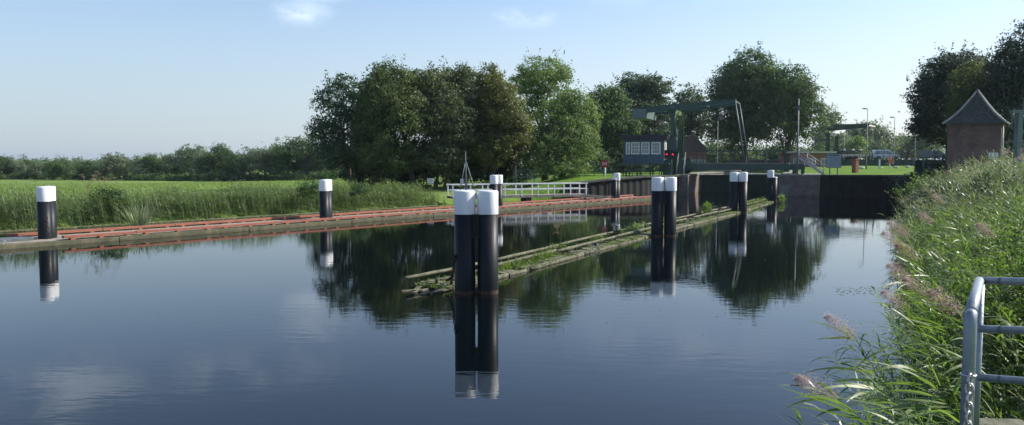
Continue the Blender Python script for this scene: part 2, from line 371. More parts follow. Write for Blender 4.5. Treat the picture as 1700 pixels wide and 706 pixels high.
def np_mesh(name, V, F, m, parent=None, tint=None, origin=(0, 0, 0), smooth=False):
    """fast mesh of quads"""
    me = bpy.data.meshes.new(name); V = np.asarray(V, np.float32) - np.asarray(origin, np.float32); F = np.asarray(F, np.int32)
    me.vertices.add(len(V)); me.vertices.foreach_set('co', V.ravel())
    me.loops.add(F.size); me.loops.foreach_set('vertex_index', F.ravel())
    me.polygons.add(len(F)); me.polygons.foreach_set('loop_start', np.arange(len(F), dtype=np.int32) * F.shape[1])
    me.polygons.foreach_set('use_smooth', np.full(len(F), smooth))
    me.update(calc_edges=True); me.validate()
    if tint is not None:
        a = me.attributes.new('tint', 'FLOAT', 'FACE'); a.data.foreach_set('value', np.asarray(tint, np.float32))
    me.materials.append(M[m] if isinstance(m, str) else m)
    o = bpy.data.objects.new(name, me); link(o, parent)
    return o
def X_(px, Y): return (px - 850) / FPX * Y
def Z_(py, Y): return EYE - (py - 265) / FPX * Y
def smooth01(x): x = np.clip(x, 0, 1); return x * x * (3 - 2 * x)
# the lock's own frame: v crosses the chamber, u runs along it
L0 = np.array((17.7, 81.0)); vv = np.array((.933, -.36)); uu = np.array((.36, .933)); CH = 8.7
LA = math.atan2(-.36, .933)
def LK(s, t, z=0): p = L0 + s * vv + t * uu; return (p[0], p[1], z)
# ------------------------------------------------------------------ ground and water
lk = lambda s, t: tuple(L0 + s * vv + t * uu)
CANAL = [(-20, -35), (-6, -10), (-1.5, -2), (.9, 3), (2.6, 5.5), (4.5, 8.8), (6.5, 12.2), (8.6, 16), (10.6, 20), (13.6, 27), (17.3, 35), (22, 43), (27, 53), (33.5, 63), lk(21.7, 0),
         lk(CH, 0), lk(CH, 76), lk(0, 76), lk(0, 0), lk(-1, 0), (12.5, 76.3), (8.5, 73), (5.5, 71), (1, 69.5), (-5, 64.5), (-10, 58), (-17, 49), (-25, 39.5), (-33, 29), (-50, 8), (-70, -20), (-90, -45)]
def sdist(P, poly):
    """signed distance, positive outside"""
    P = np.asarray(P, float); d = np.full(len(P), 1e9); ins = np.zeros(len(P), bool); n = len(poly)
    for i in range(n):
        a = np.array(poly[i], float); b = np.array(poly[(i + 1) % n], float); e = b - a
        t = np.clip(((P - a) @ e) / (e @ e), 0, 1); d = np.minimum(d, np.linalg.norm(P - a - t[:, None] * e, axis=1))
        c = (a[1] > P[:, 1]) != (b[1] > P[:, 1])
        with np.errstate(divide='ignore', invalid='ignore'): xi = a[0] + (P[:, 1] - a[1]) * e[0] / (e[1] if e[1] else 1e-9)
        ins ^= c & (P[:, 0] < xi)
    return np.where(ins, -d, d)
def ground_z(P):
    P = np.asarray(P, float).reshape(-1, 2); x, y = P[:, 0], P[:, 1]; sd = sdist(P, CANAL)
    right = x > (y - 30) * .42
    s_ = (P - L0) @ vv; t_ = (P - L0) @ uu
    nat = .35 + .25 * smooth01((sd - 1) / 6)
    polder = -1.65 * smooth01((sd - 14) / 110)
    quay = smooth01((x + 1) / 8) * smooth01((y - 58) / 10)
    Hl = (nat + polder) * (1 - quay) + 1.85 * quay
    nearlock = (t_ > -14) & (s_ > -14)
    wl = np.where(x > 4.5, .8, 1.2)
    Hr = 2.0 + .45 * smooth01((y - 84) / 30)
    wallr = (t_ > -3.5)
    wr = np.where(wallr, .9, 4.0)
    Hr = np.where(y < 15, 1.9, Hr)
    H = np.where(right, Hr, Hl); w = np.where(right, wr, wl)
    bump = (.05 * np.sin(x * .9 + 1.3 * np.sin(y * .31)) + .05 * np.sin(y * .7 + x * .23)) * smooth01((sd - 1) / 3)
    z = np.where(sd < 0, np.maximum(-1.4, sd * 1.3), H * smooth01(np.where(right & ~wallr, sd / w, sd / w)) + bump * .6)
    z = np.where(right & ~wallr & (sd > 0), H * np.clip(sd / 4.0, 0, 1) ** .8 + bump, z)
    return z
def gz(x, y): return float(ground_z([(x, y)])[0])
xs = np.concatenate([-np.geomspace(3000, 64, 22), np.arange(-62, -12, 1.6), np.arange(-12, 62, .55), np.arange(62, 110, 3), np.geomspace(112, 3000, 20)])
ys = np.concatenate([-np.geomspace(3000, 50, 16), np.arange(-48, 0, 3), np.arange(0, 100, .6), np.arange(100, 170, 1.5), np.geomspace(174, 4000, 28)])
GX, GY = np.meshgrid(xs, ys); P = np.stack([GX.ravel(), GY.ravel()], 1); GZ = ground_z(P)
nx, ny = len(xs), len(ys)
I = (np.arange(ny - 1)[:, None] * nx + np.arange(nx - 1)[None, :]).ravel()
F = np.stack([I, I + 1, I + 1 + nx, I + nx], 1)
g = np_mesh('ground', np.column_stack([P, GZ]), F, 'ground', smooth=True); tag(g, kind='structure')
sdv = sdist(P, CANAL); keep = sdv[F].min(1) < .35
far_ok = P[F][:, :, 1].max(1) < 165
Fw = F[keep & far_ok]; used, inv = np.unique(Fw, return_inverse=True)
w_ = np_mesh('canal_water', np.column_stack([P[used], np.zeros(len(used))]), inv.reshape(-1, 4), 'water', smooth=True); tag(w_, kind='structure')

# ------------------------------------------------------------------ quay walls
def sheet_wall(name, p, q, ztop_p, ztop_q, label, step=.42, cap=True):
    """corrugated steel sheet piling from p to q"""
    p = np.array(p, float); q = np.array(q, float); d = q - p; L = np.linalg.norm(d); d /= L; nrm = np.array((d[1], -d[0]))
    if np.dot(nrm, -(p + q) / 2) < 0: nrm = -nrm
    root = thing(name, (p[0], p[1], 0), label, 'quay wall')
    b = MB(); k = int(L / (step / 2)); pts = []
    for i in range(k + 1):
        t = L * i / k; o = .045 if (i // 2) % 2 else -.02
        pts.append((p + d * t + nrm * (.1 + o), ztop_p + (ztop_q - ztop_p) * i / k))
    vs = [(a[0], a[1], -1.5) for a, z in pts] + [(a[0], a[1], z - .12) for a, z in pts]; n = len(pts)
    bk = [(a - nrm * 1.0) for a, z in pts]
    vs += [(a[0], a[1], z - .12) for a, (_, z) in zip(bk, pts)] + [(a[0], a[1], -1.5) for a in bk]
    fs = []
    for i in range(n - 1):
        fs += [(i, i + 1, n + i + 1, n + i), (n + i, n + i + 1, 2 * n + i + 1, 2 * n + i), (2 * n + i, 2 * n + i + 1, 3 * n + i + 1, 3 * n + i)]
    fs += [(0, n, 2 * n, 3 * n), (n - 1, 4 * n - 1, 3 * n - 1, 2 * n - 1)]
    b.add(vs, fs).build('piling', 'sheet', root)
    if cap:
        c = MB(); a0 = p + nrm * -.25; a1 = q + nrm * -.25
        c.bar((a0[0], a0[1], ztop_p - .05), (a1[0], a1[1], ztop_q - .05), 1.1, .16).build('coping', 'darkcoping', root, bevel=.01)
    return root
sheet_wall('sheet_pile_wall', (5.2, 70.8), (8.5, 73.0), 1.45, 1.75, 'low dark steel wall ending by the white gangway left of the lock')
sheet_wall('sheet_pile_wall', (8.5, 73.0), (12.5, 76.3), 1.75, 1.95, 'dark sheet pile wall under the lawn with the round red sign')
sheet_wall('sheet_pile_wall', (12.5, 76.3), lk(-1.0, 0), 1.95, 1.95, 'dark sheet pile wall beneath the blue grey control cabin')
sheet_wall('sheet_pile_wall', lk(CH + 3.78, 0), lk(21.9, 0), 2.08, 2.08, 'long dark sheet pile wall in front of the right lawn')

def lock_block(name, s0, s1, t0, t1, top, label, m='lockbrick', front=None):
    c = LK((s0 + s1) / 2, (t0 + t1) / 2, 0)
    r = thing(name, (c[0], c[1], 0), label, 'lock wall', rz=LA)
    MB().box((c[0], c[1], (top - .18 - 1.5) / 2), (s1 - s0, t1 - t0, top - .18 + 1.5), LA).build('brickwork', m, r)
    MB().box((c[0], c[1], top - .09), (s1 - s0 + .1, t1 - t0 + .1, .18), LA).build('coping', 'concrete', r, bevel=.02)
    return r
r = lock_block('lock_wall', -1.05, 0, -.1, 7.6, 2.0, 'reddish pillar and wall left of the dark lock gate', 'lockbrick')
# pale stone quoins on the left pillar's corner
q = MB()
for i in range(9):
    q.box(LK(-.12 - (.12 if i % 2 else 0), -.12, -.3 + i * .25), (.36 + (.24 if i % 2 else 0), .12, .235), LA)
    q.box(LK(.012, .25 + (.12 if i % 2 else 0), -.3 + i * .25), (.05, .5 + (.24 if i % 2 else 0), .235), LA)
q.build('quoins', 'lockstone', r, bevel=.015)
lock_block('lock_wall', -1.4, 0, 7.75, 74, 2.0, 'chamber wall on the left beyond the gate, under the bridge')
r = lock_block('lock_wall', CH, CH + 3.75, -.1, 7.6, 2.1, 'brown brick pier right of the gate below the steel stairs')
s_ = MB(); s_.box(LK(CH + .55, -.13, .55), (.7, .05, .9), LA); s_.build('repair_patch', 'concrete', r)
s_ = MB(); s_.box(LK(CH + 2.7, -.13, .42), (1.3, .04, .5), LA); s_.box(LK(CH + 1.4, -.12, .28), (1.2, .04, .3), LA); s_.build('stone_patch', 'lockstone', r)
lock_block('lock_wall', CH, CH + 1.4, 7.75, 74, 2.1, 'chamber wall on the right beyond the gate, under the bridge')
# mitre gate
r = thing('lock_gate', LK(CH / 2, 9.2, 0), 'dark green closed lock gate between the two brick piers', 'lock gate', rz=LA)
for sgn in (0, 1):
    a = np.array(LK(.05 if sgn == 0 else CH - .05, 8.6, 0)); b = np.array(LK(CH / 2, 10.2, 0)); leaf = MB()
    n = 9
    leaf.bar(a + (0, 0, .25), b + (0, 0, .25), .24, 3.2)
    lf = leaf.build('gate_leaf', 'green', r)
    rb = MB()
    for i in range(n + 1):
        p = a + (b - a) * (i + .15) / (n + .3); d = (b - a) / np.linalg.norm(b - a); nrm = np.array((d[1], -d[0], 0)); nrm *= -np.sign(nrm @ np.array((uu[0], uu[1], 0)))
        rb.box(p + nrm * .16 + (0, 0, .4), (.12, .16, 2.7), math.atan2(d[1], d[0]))
    for z in (.35, .95, 1.55):
        nrm = np.array((d[1], -d[0], 0)); nrm *= -np.sign(nrm @ np.array((uu[0], uu[1], 0)))
        rb.bar(a + nrm * .19 + (0, 0, z), b + nrm * .19 + (0, 0, z), .10, .12)
    rb.build('ribs', 'green', lf)
    wk = MB(); wk.bar(a + (0, 0, 1.98), b + (0, 0, 1.98), .7, .06)
    wk.build('walkway', 'greyst', lf)
wk = MB()
for i in range(30):
    p = LK(4.2 + i * .19, 7.75, 2.04); wk.box(p, (.10, .55, .10), LA)
wk.bar(LK(4.0, 7.5, 1.95), LK(9.2, 7.5, 1.95), .05, .08); wk.build('grating', 'white', r)

# ------------------------------------------------------------------ mooring dolphins
def make_dolphin(label, h, gap_vec, group, low=None):
    """two steel tubes with white tops joined by a plate; gap_vec: offset from first to second tube"""
    r = thing('mooring_dolphin', (0, 0, 0), label, 'mooring post', group=group)
    g = np.array((*gap_vec, 0), float); RR = .275
    caps = [h, h if low is None else low]
    for k in (0, 1):
        c = g * (k - .5); top = caps[k]; ch = .62 if (low is None or k == 0) else .07
        nb = MB(); nb.tube_prof(c, [(RR, -1.5), (RR, 0.02), (RR, top - ch)], 36, True, True)
        p = nb.build('pile', 'pile', r)
        cb = MB(); cb.tube_prof(c, [(RR + .004, top - ch), (RR + .006, top - ch + .02), (RR + .006, top - .04), (RR - .002, top - .012), (RR - .02, top)], 36, True, False)
        cb.tube_prof(c + (0, 0, 0), [(RR - .02, top), (.001, top + .012)], 36, False, False)
        # weld seam and a lifting lug
        cb.box(c + (0, RR * .98, top - ch / 2), (.02, .03, ch * .96)); cb.box(c + (.1, -.12, top + .02), (.05, .015, .05))
        cb.build('cap', 'cap', p)
        rb = MB(); rb.tube_prof(c, [(RR + .004, -.1), (RR + .006, .05), (RR + .0035, .085 + .015 * k)], 36, True, False); rb.build('rust_band', 'rust', p)
    d = g / np.linalg.norm(g); zt = min(caps) - .63 if low is None else low - .1
    pb = MB(); pb.box((0, 0, zt - .31), (np.linalg.norm(g) - RR * 1.2, .34, .62), math.atan2(d[1], d[0])); pb.build('connecting_plate', 'pile', r, bevel=.01)
    return r
def place(o, x, y, label=None, z=0, rz=None):
    o.location = (x, y, z)
    if label: o['label'] = label
    if rz is not None: o.rotation_euler = (0, 0, rz)
    return o
d0 = make_dolphin('nearest pair of black steel piles with white tops standing in open water', 2.73, (.605, 0), 'mooring piles beside the boom')
place(d0, X_(790.5, 21.2), 21.2)
d1 = copy_tree(d0); place(d1, X_(1102.5, 37.0), 37.0, 'twin black and white piles midway along the overgrown boom', rz=R(3))
d2 = copy_tree(d0); place(d2, X_(1226, 53.6), 53.6, 'twin black and white piles in front of the lock gate', z=-.03, rz=R(-4))
e0 = make_dolphin('black and white pile pair at the left end of the red jetty', 2.40, (-.16, .60), 'mooring piles through the red jetty')
place(e0, X_(76, 34.2), 34.2)
e1 = copy_tree(e0); place(e1, X_(540.5, 45.3), 45.3, 'black and white pile pair in front of the reeds, second along the jetty', z=.01, rz=R(-17))
e2 = copy_tree(e0); place(e2, X_(824, 56.8), 56.8, 'black and white pile pair beside the white gangway', z=.05, rz=R(-48))
f0 = make_dolphin('lone stepped pile with a narrow white top near the red sign', 2.40, (-.22, -.10), 'stepped mooring piles', low=1.93)
place(f0, X_(1022, 67.8), 67.8)
f1 = make_dolphin('stepped pile with one tall white top left of the brown brick pier', 2.62, (.28, -.05), 'stepped mooring piles', low=2.05)
place(f1, X_(1282, 69.0), 69.0)
# chain on the left-hand pile and hanging from the nearest pair
c = MB(); c.chain((X_(85, 34) + .02, 33.55, 1.15), (X_(86, 34) + .04, 33.5, .45), 0, .13, .016)
tag(c.build('chain', 'chain', None), 'short chain hanging on the leftmost pile', 'chain')
c = MB(); c.chain((X_(756, 21), 20.95, 1.05), (X_(748, 22.0), 22.0, .10), .05, .13, .017)
c.chain((X_(756, 21) + .02, 21.1, .75), (X_(738, 22.0), 22.2, .2), .12, .12, .014)
tag(c.build('chain', 'chain', None), 'rusty chain tying the broken boom end to the nearest piles', 'chain')

# ------------------------------------------------------------------ floating jetty with red rails
rng = random.Random(3)
JA = np.array((-20.3, 31.4)); JB = np.array((13.2, 71.6)); jd = (JB - JA) / np.linalg.norm(JB - JA); jn = np.array((-jd[1], jd[0])); JL = np.linalg.norm(JB - JA)
def J(t, n, z): p = JA + jd * t + jn * n; return (p[0], p[1], z)
ja = math.atan2(jd[1], jd[0])
r = thing('floating_jetty', (JA[0], JA[1], 0), 'long low timber jetty with two red rails beside the reeds', 'jetty', rz=ja)
deck = MB(); side = MB(); t = 0
while t < JL:
    L = min(rng.uniform(3.2, 4.2), JL - t)
    if L < .3: break
    for k, (n0, n1) in enumerate([(.34, .72), (.74, 1.12), (1.14, 1.52), (1.54, 1.92), (1.94, 2.30), (2.32, 2.66)]):
        dz = rng.uniform(-.012, .012)
        deck.bar(J(t + .015, (n0 + n1) / 2, .17 + dz), J(t + L - .015, (n0 + n1) / 2, .17 + dz + rng.uniform(-.008, .008)), n1 - n0 - .015, .05)
    t += L
deck.build('deck', 'plank', r)
t = 0
while t < JL:
    L = min(rng.uniform(4.5, 6.5), JL - t)
    if L < .3: break
    dz = rng.uniform(-.012, .012)
    for n_ in (.15, 2.86):
        side.bar(J(t + .01, n_, .10 + dz), J(t + L - .01, n_, .10 + dz), .30, .17)
        side.bar(J(t + .02, n_ + .02, -.06), J(t + L - .02, n_ + .02, -.06), .34, .16)
    t += L
side.build('side_beam', 'beam', r, bevel=.015)
for n_, t0 in ((.18, 2.55), (2.82, 1.3)):
    t = t0
    while t < JL:
        L = min(rng.uniform(3.0, 4.0), JL - t)
        if L < .3: break
        dz = rng.uniform(-.01, .01)
        rail = MB(); tw = rng.uniform(-.012, .012)
        rail.bar(J(t + .012, n_ + tw, .30 + dz), J(t + L - .012, n_ - tw, .30 - dz), .25, .105)
        for q in (.12, .5, .88): rail.box(J(t + L * q, n_, .21), (.18, .28, .09), ja)
        rl = rail.build('rail', 'redrail', r, bevel=.008)
        t += L
bl = MB(); bl.box(J(1.0, 1.3, .26), (1.4, .9, .12), ja); bl.build('end_plate', 'lampst', r, bevel=.01)
bl = MB(); bl.torus(J(.4, .25, .22), .09, .015, (jn[0], jn[1], 0)); bl.torus(J(.6, .3, .22), .07, .012, (jd[0], jd[1], .2)); bl.build('mooring_ring', 'galv', r)

# white gangway
GA = np.array((X_(746, 63.5), 63.5)); GB = np.array((X_(969, 68.0), 68.0)); gd = (GB - GA) / np.linalg.norm(GB - GA); gn = np.array((-gd[1], gd[0])); GLn = np.linalg.norm(GB - GA)
ga = math.atan2(gd[1], gd[0])
def G(t, n, z): p = GA + gd * t + gn * n; return (p[0], p[1], z)
r = thing('gangway', (GA[0], GA[1], 0), 'white railed gangway between the jetty and the bank', 'gangway', rz=ga)
MB().bar(G(0, 0, .62), G(GLn, 0, .62), 1.25, .07).bar(G(0, -.6, .55), G(GLn, -.6, .55), .08, .2).bar(G(0, .6, .55), G(GLn, .6, .55), .08, .2).build('deck', 'plank', r)
for n_ in (-.62, .62):
    b = MB(); k = 9
    for i in range(k): b.box(G(.08 + (GLn - .16) * i / (k - 1), n_, 1.06), (.09, .07, 1.0), ga)
    b.bar(G(-.05, n_, 1.56), G(GLn + .05, n_, 1.56), .1, .075); b.bar(G(0, n_ - .005, 1.12), G(GLn, n_ - .005, 1.12), .05, .085)
    b.build('railing', 'white', r, bevel=.006)
b = MB()
for t_ in (.8, 3.6, 6.6, GLn - 1): b.box(G(t_, 0, .2), (.5, 1.1, .66), ga)
b.build('float', 'log_dark', r)
b = MB(); b.bar(G(GLn - .3, -1.0, .60), G(GLn + 1.8, -1.9, .42), .16, .07); b.bar(G(GLn - .8, -.9, .55), G(GLn + 1.3, -2.1, .40), .12, .06); b.bar(G(GLn - .9, -1.2, .42), G(GLn + 1.6, -1.6, .40), .1, .06); b.box(G(GLn + .6, -1.5, .2), (.5, .5, .36), ga)
tag(b.build('loose_planks', 'plank', None, solo=(GB[0], GB[1], 0)), 'pale loose planks lying off the right end of the white gangway', 'planks')
# tripod mast
P0 = (X_(773, 61.5), 61.5)
r = thing('tripod_mast', (P0[0], P0[1], .3), 'thin tripod mast behind the nearest piles, by the white gangway', 'mast')
top = Z_(252, 61.5)
b = MB(); b.tube([(P0[0], P0[1], .1), (P0[0], P0[1], top)], [.05, .03], 8); b.build('mast', 'lampst', r)
for dx, dy in ((-.62, .3), (.98, .1), (.1, 1.0)):
    b = MB(); b.tube([(P0[0] + dx, P0[1] + dy, .2), (P0[0], P0[1], top - .62)], [.045, .03], 8); b.build('stay', 'greyst', r)
b = MB(); b.box((P0[0] - .3, P0[1] + .15, 1.9), (.22, .12, .3)); b.build('junction_box', 'white', r)

# ------------------------------------------------------------------ overgrown floating boom
rng = random.Random(11)
BP = [(-2.35, 20.5), (-.25, 23.9), (3.9, 32.0), (9.5, 42.6), (15.6, 54.0), (21.6, 66.3)]
cum = [0]
for i in range(1, len(BP)): cum.append(cum[-1] + math.dist(BP[i - 1], BP[i]))
BL = cum[-1]
def B(t, n, z):
    t = min(max(t, 0), BL)
    for i in range(len(cum) - 1):
        if t <= cum[i + 1] + 1e-6: break
    a = np.array(BP[i]); b = np.array(BP[i + 1]); d = (b - a) / np.linalg.norm(b - a); p = a + d * (t - cum[i]); nn = np.array((-d[1], d[0]))
    p = p + nn * n; return np.array((p[0], p[1], z))
r = thing('floating_boom', (BP[0][0], BP[0][1], 0), 'broken log boom overgrown with weeds running towards the lock', 'boom')
def logs(n_, z, rad, jit, gaps, t0=0.0, seglen=(3.5, 6.0), nm='log', m='log'):
    t = t0
    while t < BL - .6:
        L = min(rng.uniform(*seglen), BL - t)
        b = MB(); k = max(2, int(L / .6)); pts = []; rr = []
        oz = rng.uniform(-.03, .03); on = rng.uniform(-.04, .04)
        for i in range(k + 1):
            tt = t + .04 + (L - .08) * i / k
            pts.append(B(tt, n_ + on + rng.uniform(-jit, jit), z + oz + rng.uniform(-jit, jit) * .6)); rr.append(rad * rng.uniform(.86, 1.1))
        b.tube(pts, rr, 8); b.build(nm, m, r)
        t += L + (rng.uniform(.5, 1.6) if rng.random() < gaps else .02)
logs(0.05, .02, .075, .02, 0, 1.2, nm='log')
logs(.20, -.03, .085, .03, 0, 2.2, nm='log', m='log_dark')
logs(.62, .27, .055, .008, .28, 3.6, (4.5, 6.5), nm='upper_rail')
logs(1.32, .27, .055, .008, .30, .9, (4.5, 6.0), nm='upper_rail')
logs(1.28, -.01, .085, .03, 0, 2.0, nm='log', m='log_dark')
b = MB(); t = 1.5
while t < BL:
    b.bar(B(t, .0, .04), B(t + rng.uniform(-.15, .15), 1.36, .05), .12, .07)
    for n_ in (.62, 1.32): b.bar(B(t, n_, .02), B(t, n_, .24), .07, .07)
    t += rng.uniform(.9, 1.3)
b.build('cross_beams', 'log_dark', r)
b = MB(); t = 1.4                               # rotten decking between the near log and the middle rail
while t < BL:
    w = rng.uniform(.12, .26)
    if rng.random() < .8: b.bar(B(t, .08, .085), B(t + rng.uniform(-.1, .1), rng.uniform(.45, .62), .10 + rng.uniform(-.02, .03)), w, .03)
    if rng.random() < .35: b.bar(B(t, .7, .09), B(t + rng.uniform(-.3, .3), 1.25, .10), w, .03)
    t += w + .03
b.build('rotten_decking', 'log', r)
b = MB()
for i in range(30):                             # splintered tip
    a = B(rng.uniform(.3, 2.6), rng.uniform(.1, 1.05), rng.uniform(.01, .055)); ang = rng.uniform(-.35, .5) + math.atan2(BP[1][1] - BP[0][1], BP[1][0] - BP[0][0]); L = rng.uniform(.3, .62)
    b.bar(a, a + np.array((cos(ang) * L, sin(ang) * L, rng.uniform(-.04, .06))), rng.uniform(.06, .18), .035)
b.build('splintered_tip', 'log', r)
b = MB(); b.torus(B(cum[2] - 1.6, -.02, .22), .15, .016, (.8, .6, 0), n=24, sx=1.1); b.build('mooring_ring', 'galv', r)
# ------------------------------------------------------------------ control cabin and first drawbridge
CA = R(-15)
def frame(o, a): 
    e1 = np.array((cos(a), sin(a), 0)); e2 = np.array((-sin(a), cos(a), 0)); o = np.array(o, float)
    return lambda x, y, z: o + e1 * x + e2 * y + np.array((0, 0, z))
cY = 82.0; cx0 = X_(1037, cY); cx1 = X_(1102, cY); zb = Z_(271, cY); zt = Z_(231, cY); cw = cx1 - cx0
f = frame((cx0, cY + .6, 0), CA); cd = 3.4
r = thing('control_cabin', (cx0, cY + .6, 1.9), 'blue grey raised cabin with four white framed windows', 'cabin', rz=CA)
wb = MB(); wb.box(f(cw / 2, cd / 2, (zb + zt) / 2), (cw, cd, zt - zb), CA)
wall = wb.build('wall', 'clad', r)
sb = MB(); k = 15                                                     # lapped boards
for i in range(k):
    z = zb + (zt - zb) * (i + .5) / k
    e = frame(f(0, 0, 0), CA)
    sb.box(f(cw / 2, -.012, z), (cw + .02, .03, (zt - zb) / k - .03), CA)
sb.build('weatherboards', 'clad', wall)
MB().box(f(cw + .03, cd / 2, (zb + zt) / 2 + .1), (.05, cd * .86, zt - zb - .3), CA).build('gable_panel', 'cream', r)
rf = MB(); pr = [f(-.25, -.4, zt - .02), f(-.1, cd / 2, zt + .62), f(-.25, cd + .35, zt - .02)]
rf.add([f(-.3, -.45, zt - .05), f(cw + .35, -.45, zt - .05), f(cw + .35, -.3, zt + .42), f(-.3, -.3, zt + .42), f(-.3, cd + .4, zt - .05), f(cw + .35, cd + .4, zt - .05), f(cw + .35, cd + .2, zt + .50), f(-.3, cd + .2, zt + .50)],
       [(0, 1, 2, 3), (3, 2, 6, 7), (4, 7, 6, 5), (0, 3, 7, 4), (1, 5, 6, 2), (0, 4, 5, 1)])
rf.build('roof', 'felt', r)
def window(par, f, x, z, w, h, nx_, nz_, a, y=-.05, fm='white', fw=.09):
    b = MB()
    b.box(f(x, y, z + h / 2 - fw / 2), (w, .07, fw), a).box(f(x, y, z - h / 2 + fw / 2), (w, .07, fw), a)
    for s in (-1, 1): b.box(f(x + s * (w / 2 - fw / 2), y, z), (fw, .07, h - 2 * fw), a)
    o = b.build('window', fm, par)
    g = MB().box(f(x, y + .02, z), (w - 2 * fw, .02, h - 2 * fw), a).build('pane', 'glass', o)
    m = MB()
    for i in range(1, nx_): m.box(f(x - w / 2 + fw + (w - 2 * fw) * i / nx_, y - .005, z), (.035, .045, h - 2 * fw), a)
    for i in range(1, nz_): m.box(f(x, y - .008, z - h / 2 + fw + (h - 2 * fw) * i / nz_), (w - 2 * fw, .04, .035), a)
    if m.v: m.build('glazing_bars', fm, o)
    return o
zw = Z_(246.5, cY)
for px0, px1, nx_ in ((1040, 1046.5, 1), (1048.5, 1062.5, 3), (1065, 1079, 3), (1082, 1097, 3)):
    x = (px0 + px1) / 2 / FPX * cY - 850 / FPX * cY - cx0
    window(r, f, x, zw, (px1 - px0) / FPX * cY, 1.24, nx_, 3, CA, fw=.12)
b = MB()
for x in (.2, cw / 3, 2 * cw / 3, cw - .2):
    for y in (.2, cd - .2): b.box(f(x, y, (zb + 1.6) / 2), (.14, .14, zb - 1.6), CA)
b.build('stilts', 'green', r)
MB().box(f(cw / 2, cd / 2 - .4, zb - .08), (cw + 1.2, cd + 1.2, .14), CA).build('platform', 'green', r)
b = MB(); b.tube([f(-.1, .3, 1.9), f(-.1, .3, Z_(222, cY))], .035, 6); b.bar(f(-.45, .3, Z_(222, cY)), f(.25, .3, Z_(222, cY)), .05)
b.build('aerial', 'lampst', r)

# portal, beams, deck
DK = 3.15
r = thing('drawbridge', LK(-1.8, 4, 1.9), 'large green drawbridge with raised balance beam over the near lock head', 'bridge', rz=LA)
TN, TF = 1.9, 6.7                                                       # near and far side of the roadway
ls = -1.9
def leg(t_):
    prof = [(1.95, .62), (3.2, .60), (5.5, .46), (7.4, .36), (8.1, .42), (8.75, .70)]
    b = MB(); vs = []
    for z, w in prof:
        for dx, dy in ((-1, -1), (1, -1), (1, 1), (-1, 1)): vs.append(LK(ls + dx * w / 2, t_ + dy * w * .42, z))
    k = len(prof); fs = [(i * 4 + j, i * 4 + (j + 1) % 4, i * 4 + 4 + (j + 1) % 4, i * 4 + 4 + j) for i in range(k - 1) for j in range(4)] + [(3, 2, 1, 0), (k * 4 - 4, k * 4 - 3, k * 4 - 2, k * 4 - 1)]
    b.add(vs, fs)
    lg = b.build('leg', 'green', r)
    g = MB()                                                           # flange flaring at the head; sunlight on this side put into its lighter colour
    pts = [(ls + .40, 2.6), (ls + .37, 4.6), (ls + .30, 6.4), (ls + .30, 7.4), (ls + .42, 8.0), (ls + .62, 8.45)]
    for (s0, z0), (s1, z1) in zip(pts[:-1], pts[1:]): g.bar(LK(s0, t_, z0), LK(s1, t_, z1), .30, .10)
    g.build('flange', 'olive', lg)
    return lg
leg(TN); leg(TF)
b = MB(); b.bar(LK(ls, TN, 8.45), LK(ls, TF, 8.45), .45, .42)
for s_ in (TN, TF):
    e = 1 if s_ == TN else -1
    pts = [(s_ + e * .1, 7.2), (s_ + e * .45, 7.85), (s_ + e * 1.1, 8.25)]
    for (a0, z0), (a1, z1) in zip(pts[:-1], pts[1:]): b.bar(LK(ls, a0, z0), LK(ls, a1, z1), .3, .16)
b.build('portal_head', 'olive', r)  # head and braces painted in the same sun-brightened green
BE = 4.35; BS = -5.5
zB = lambda s: 8.62 + (s - BS) / (BE - BS) * .82
for t_ in (TN + .15, TF - .15):
    b = MB(); k = 8; vs = []
    for i in range(k + 1):
        s = BS + (BE - BS) * i / k; h = .58 if s < ls else .58 - .34 * (s - ls) / (BE - ls)
        for dy, dz in ((-1, -1), (1, -1), (1, 1), (-1, 1)): vs.append(LK(s, t_ + dy * .15, zB(s) + dz * h / 2))
    fs = [(i * 4 + j, i * 4 + (j + 1) % 4, i * 4 + 4 + (j + 1) % 4, i * 4 + 4 + j) for i in range(k) for j in range(4)] + [(3, 2, 1, 0), (k * 4, k * 4 + 1, k * 4 + 2, k * 4 + 3)]
    b.add(vs, fs); bo = b.build('balance_beam', 'green', r)
    b = MB()
    b.bar(LK(BS + .1, t_, zB(BS) + .31), LK(ls, t_, zB(ls) + .31), .42, .04)
    b.bar(LK(ls, t_, zB(ls) + .31), LK(BE, t_, zB(BE) + .15), .38, .035)
    b.build('top_flange', 'green', bo)
    b = MB(); b.tube([LK(BE - .05, t_, zB(BE)), LK(BE + 1.0, t_, DK + .2)], .055, 8); b.build('hanger', 'greyst', r)
    b = MB(); b.tube([LK(ls, t_ - .25, zB(ls)), LK(ls, t_ + .25, zB(ls))], .2, 16); b.build('pivot', 'lampst', r)
b = MB(); b.bar(LK(BE - .1, TN, zB(BE)), LK(BE - .1, TF, zB(BE)), .14, .16); b.bar(LK(1.2, TN, zB(1.2)), LK(1.2, TF, zB(1.2)), .14, .2)
b.bar(LK(-3.4, TN, zB(-3.4)), LK(-3.4, TF, zB(-3.4)), .14, .2); b.build('cross_beam', 'green', r)
MB().box(LK(BS + .15, (TN + TF) / 2, 8.30), (1.5, TF - TN + .5, .95), LA).build('counterweight', 'greyst', r, bevel=.02)
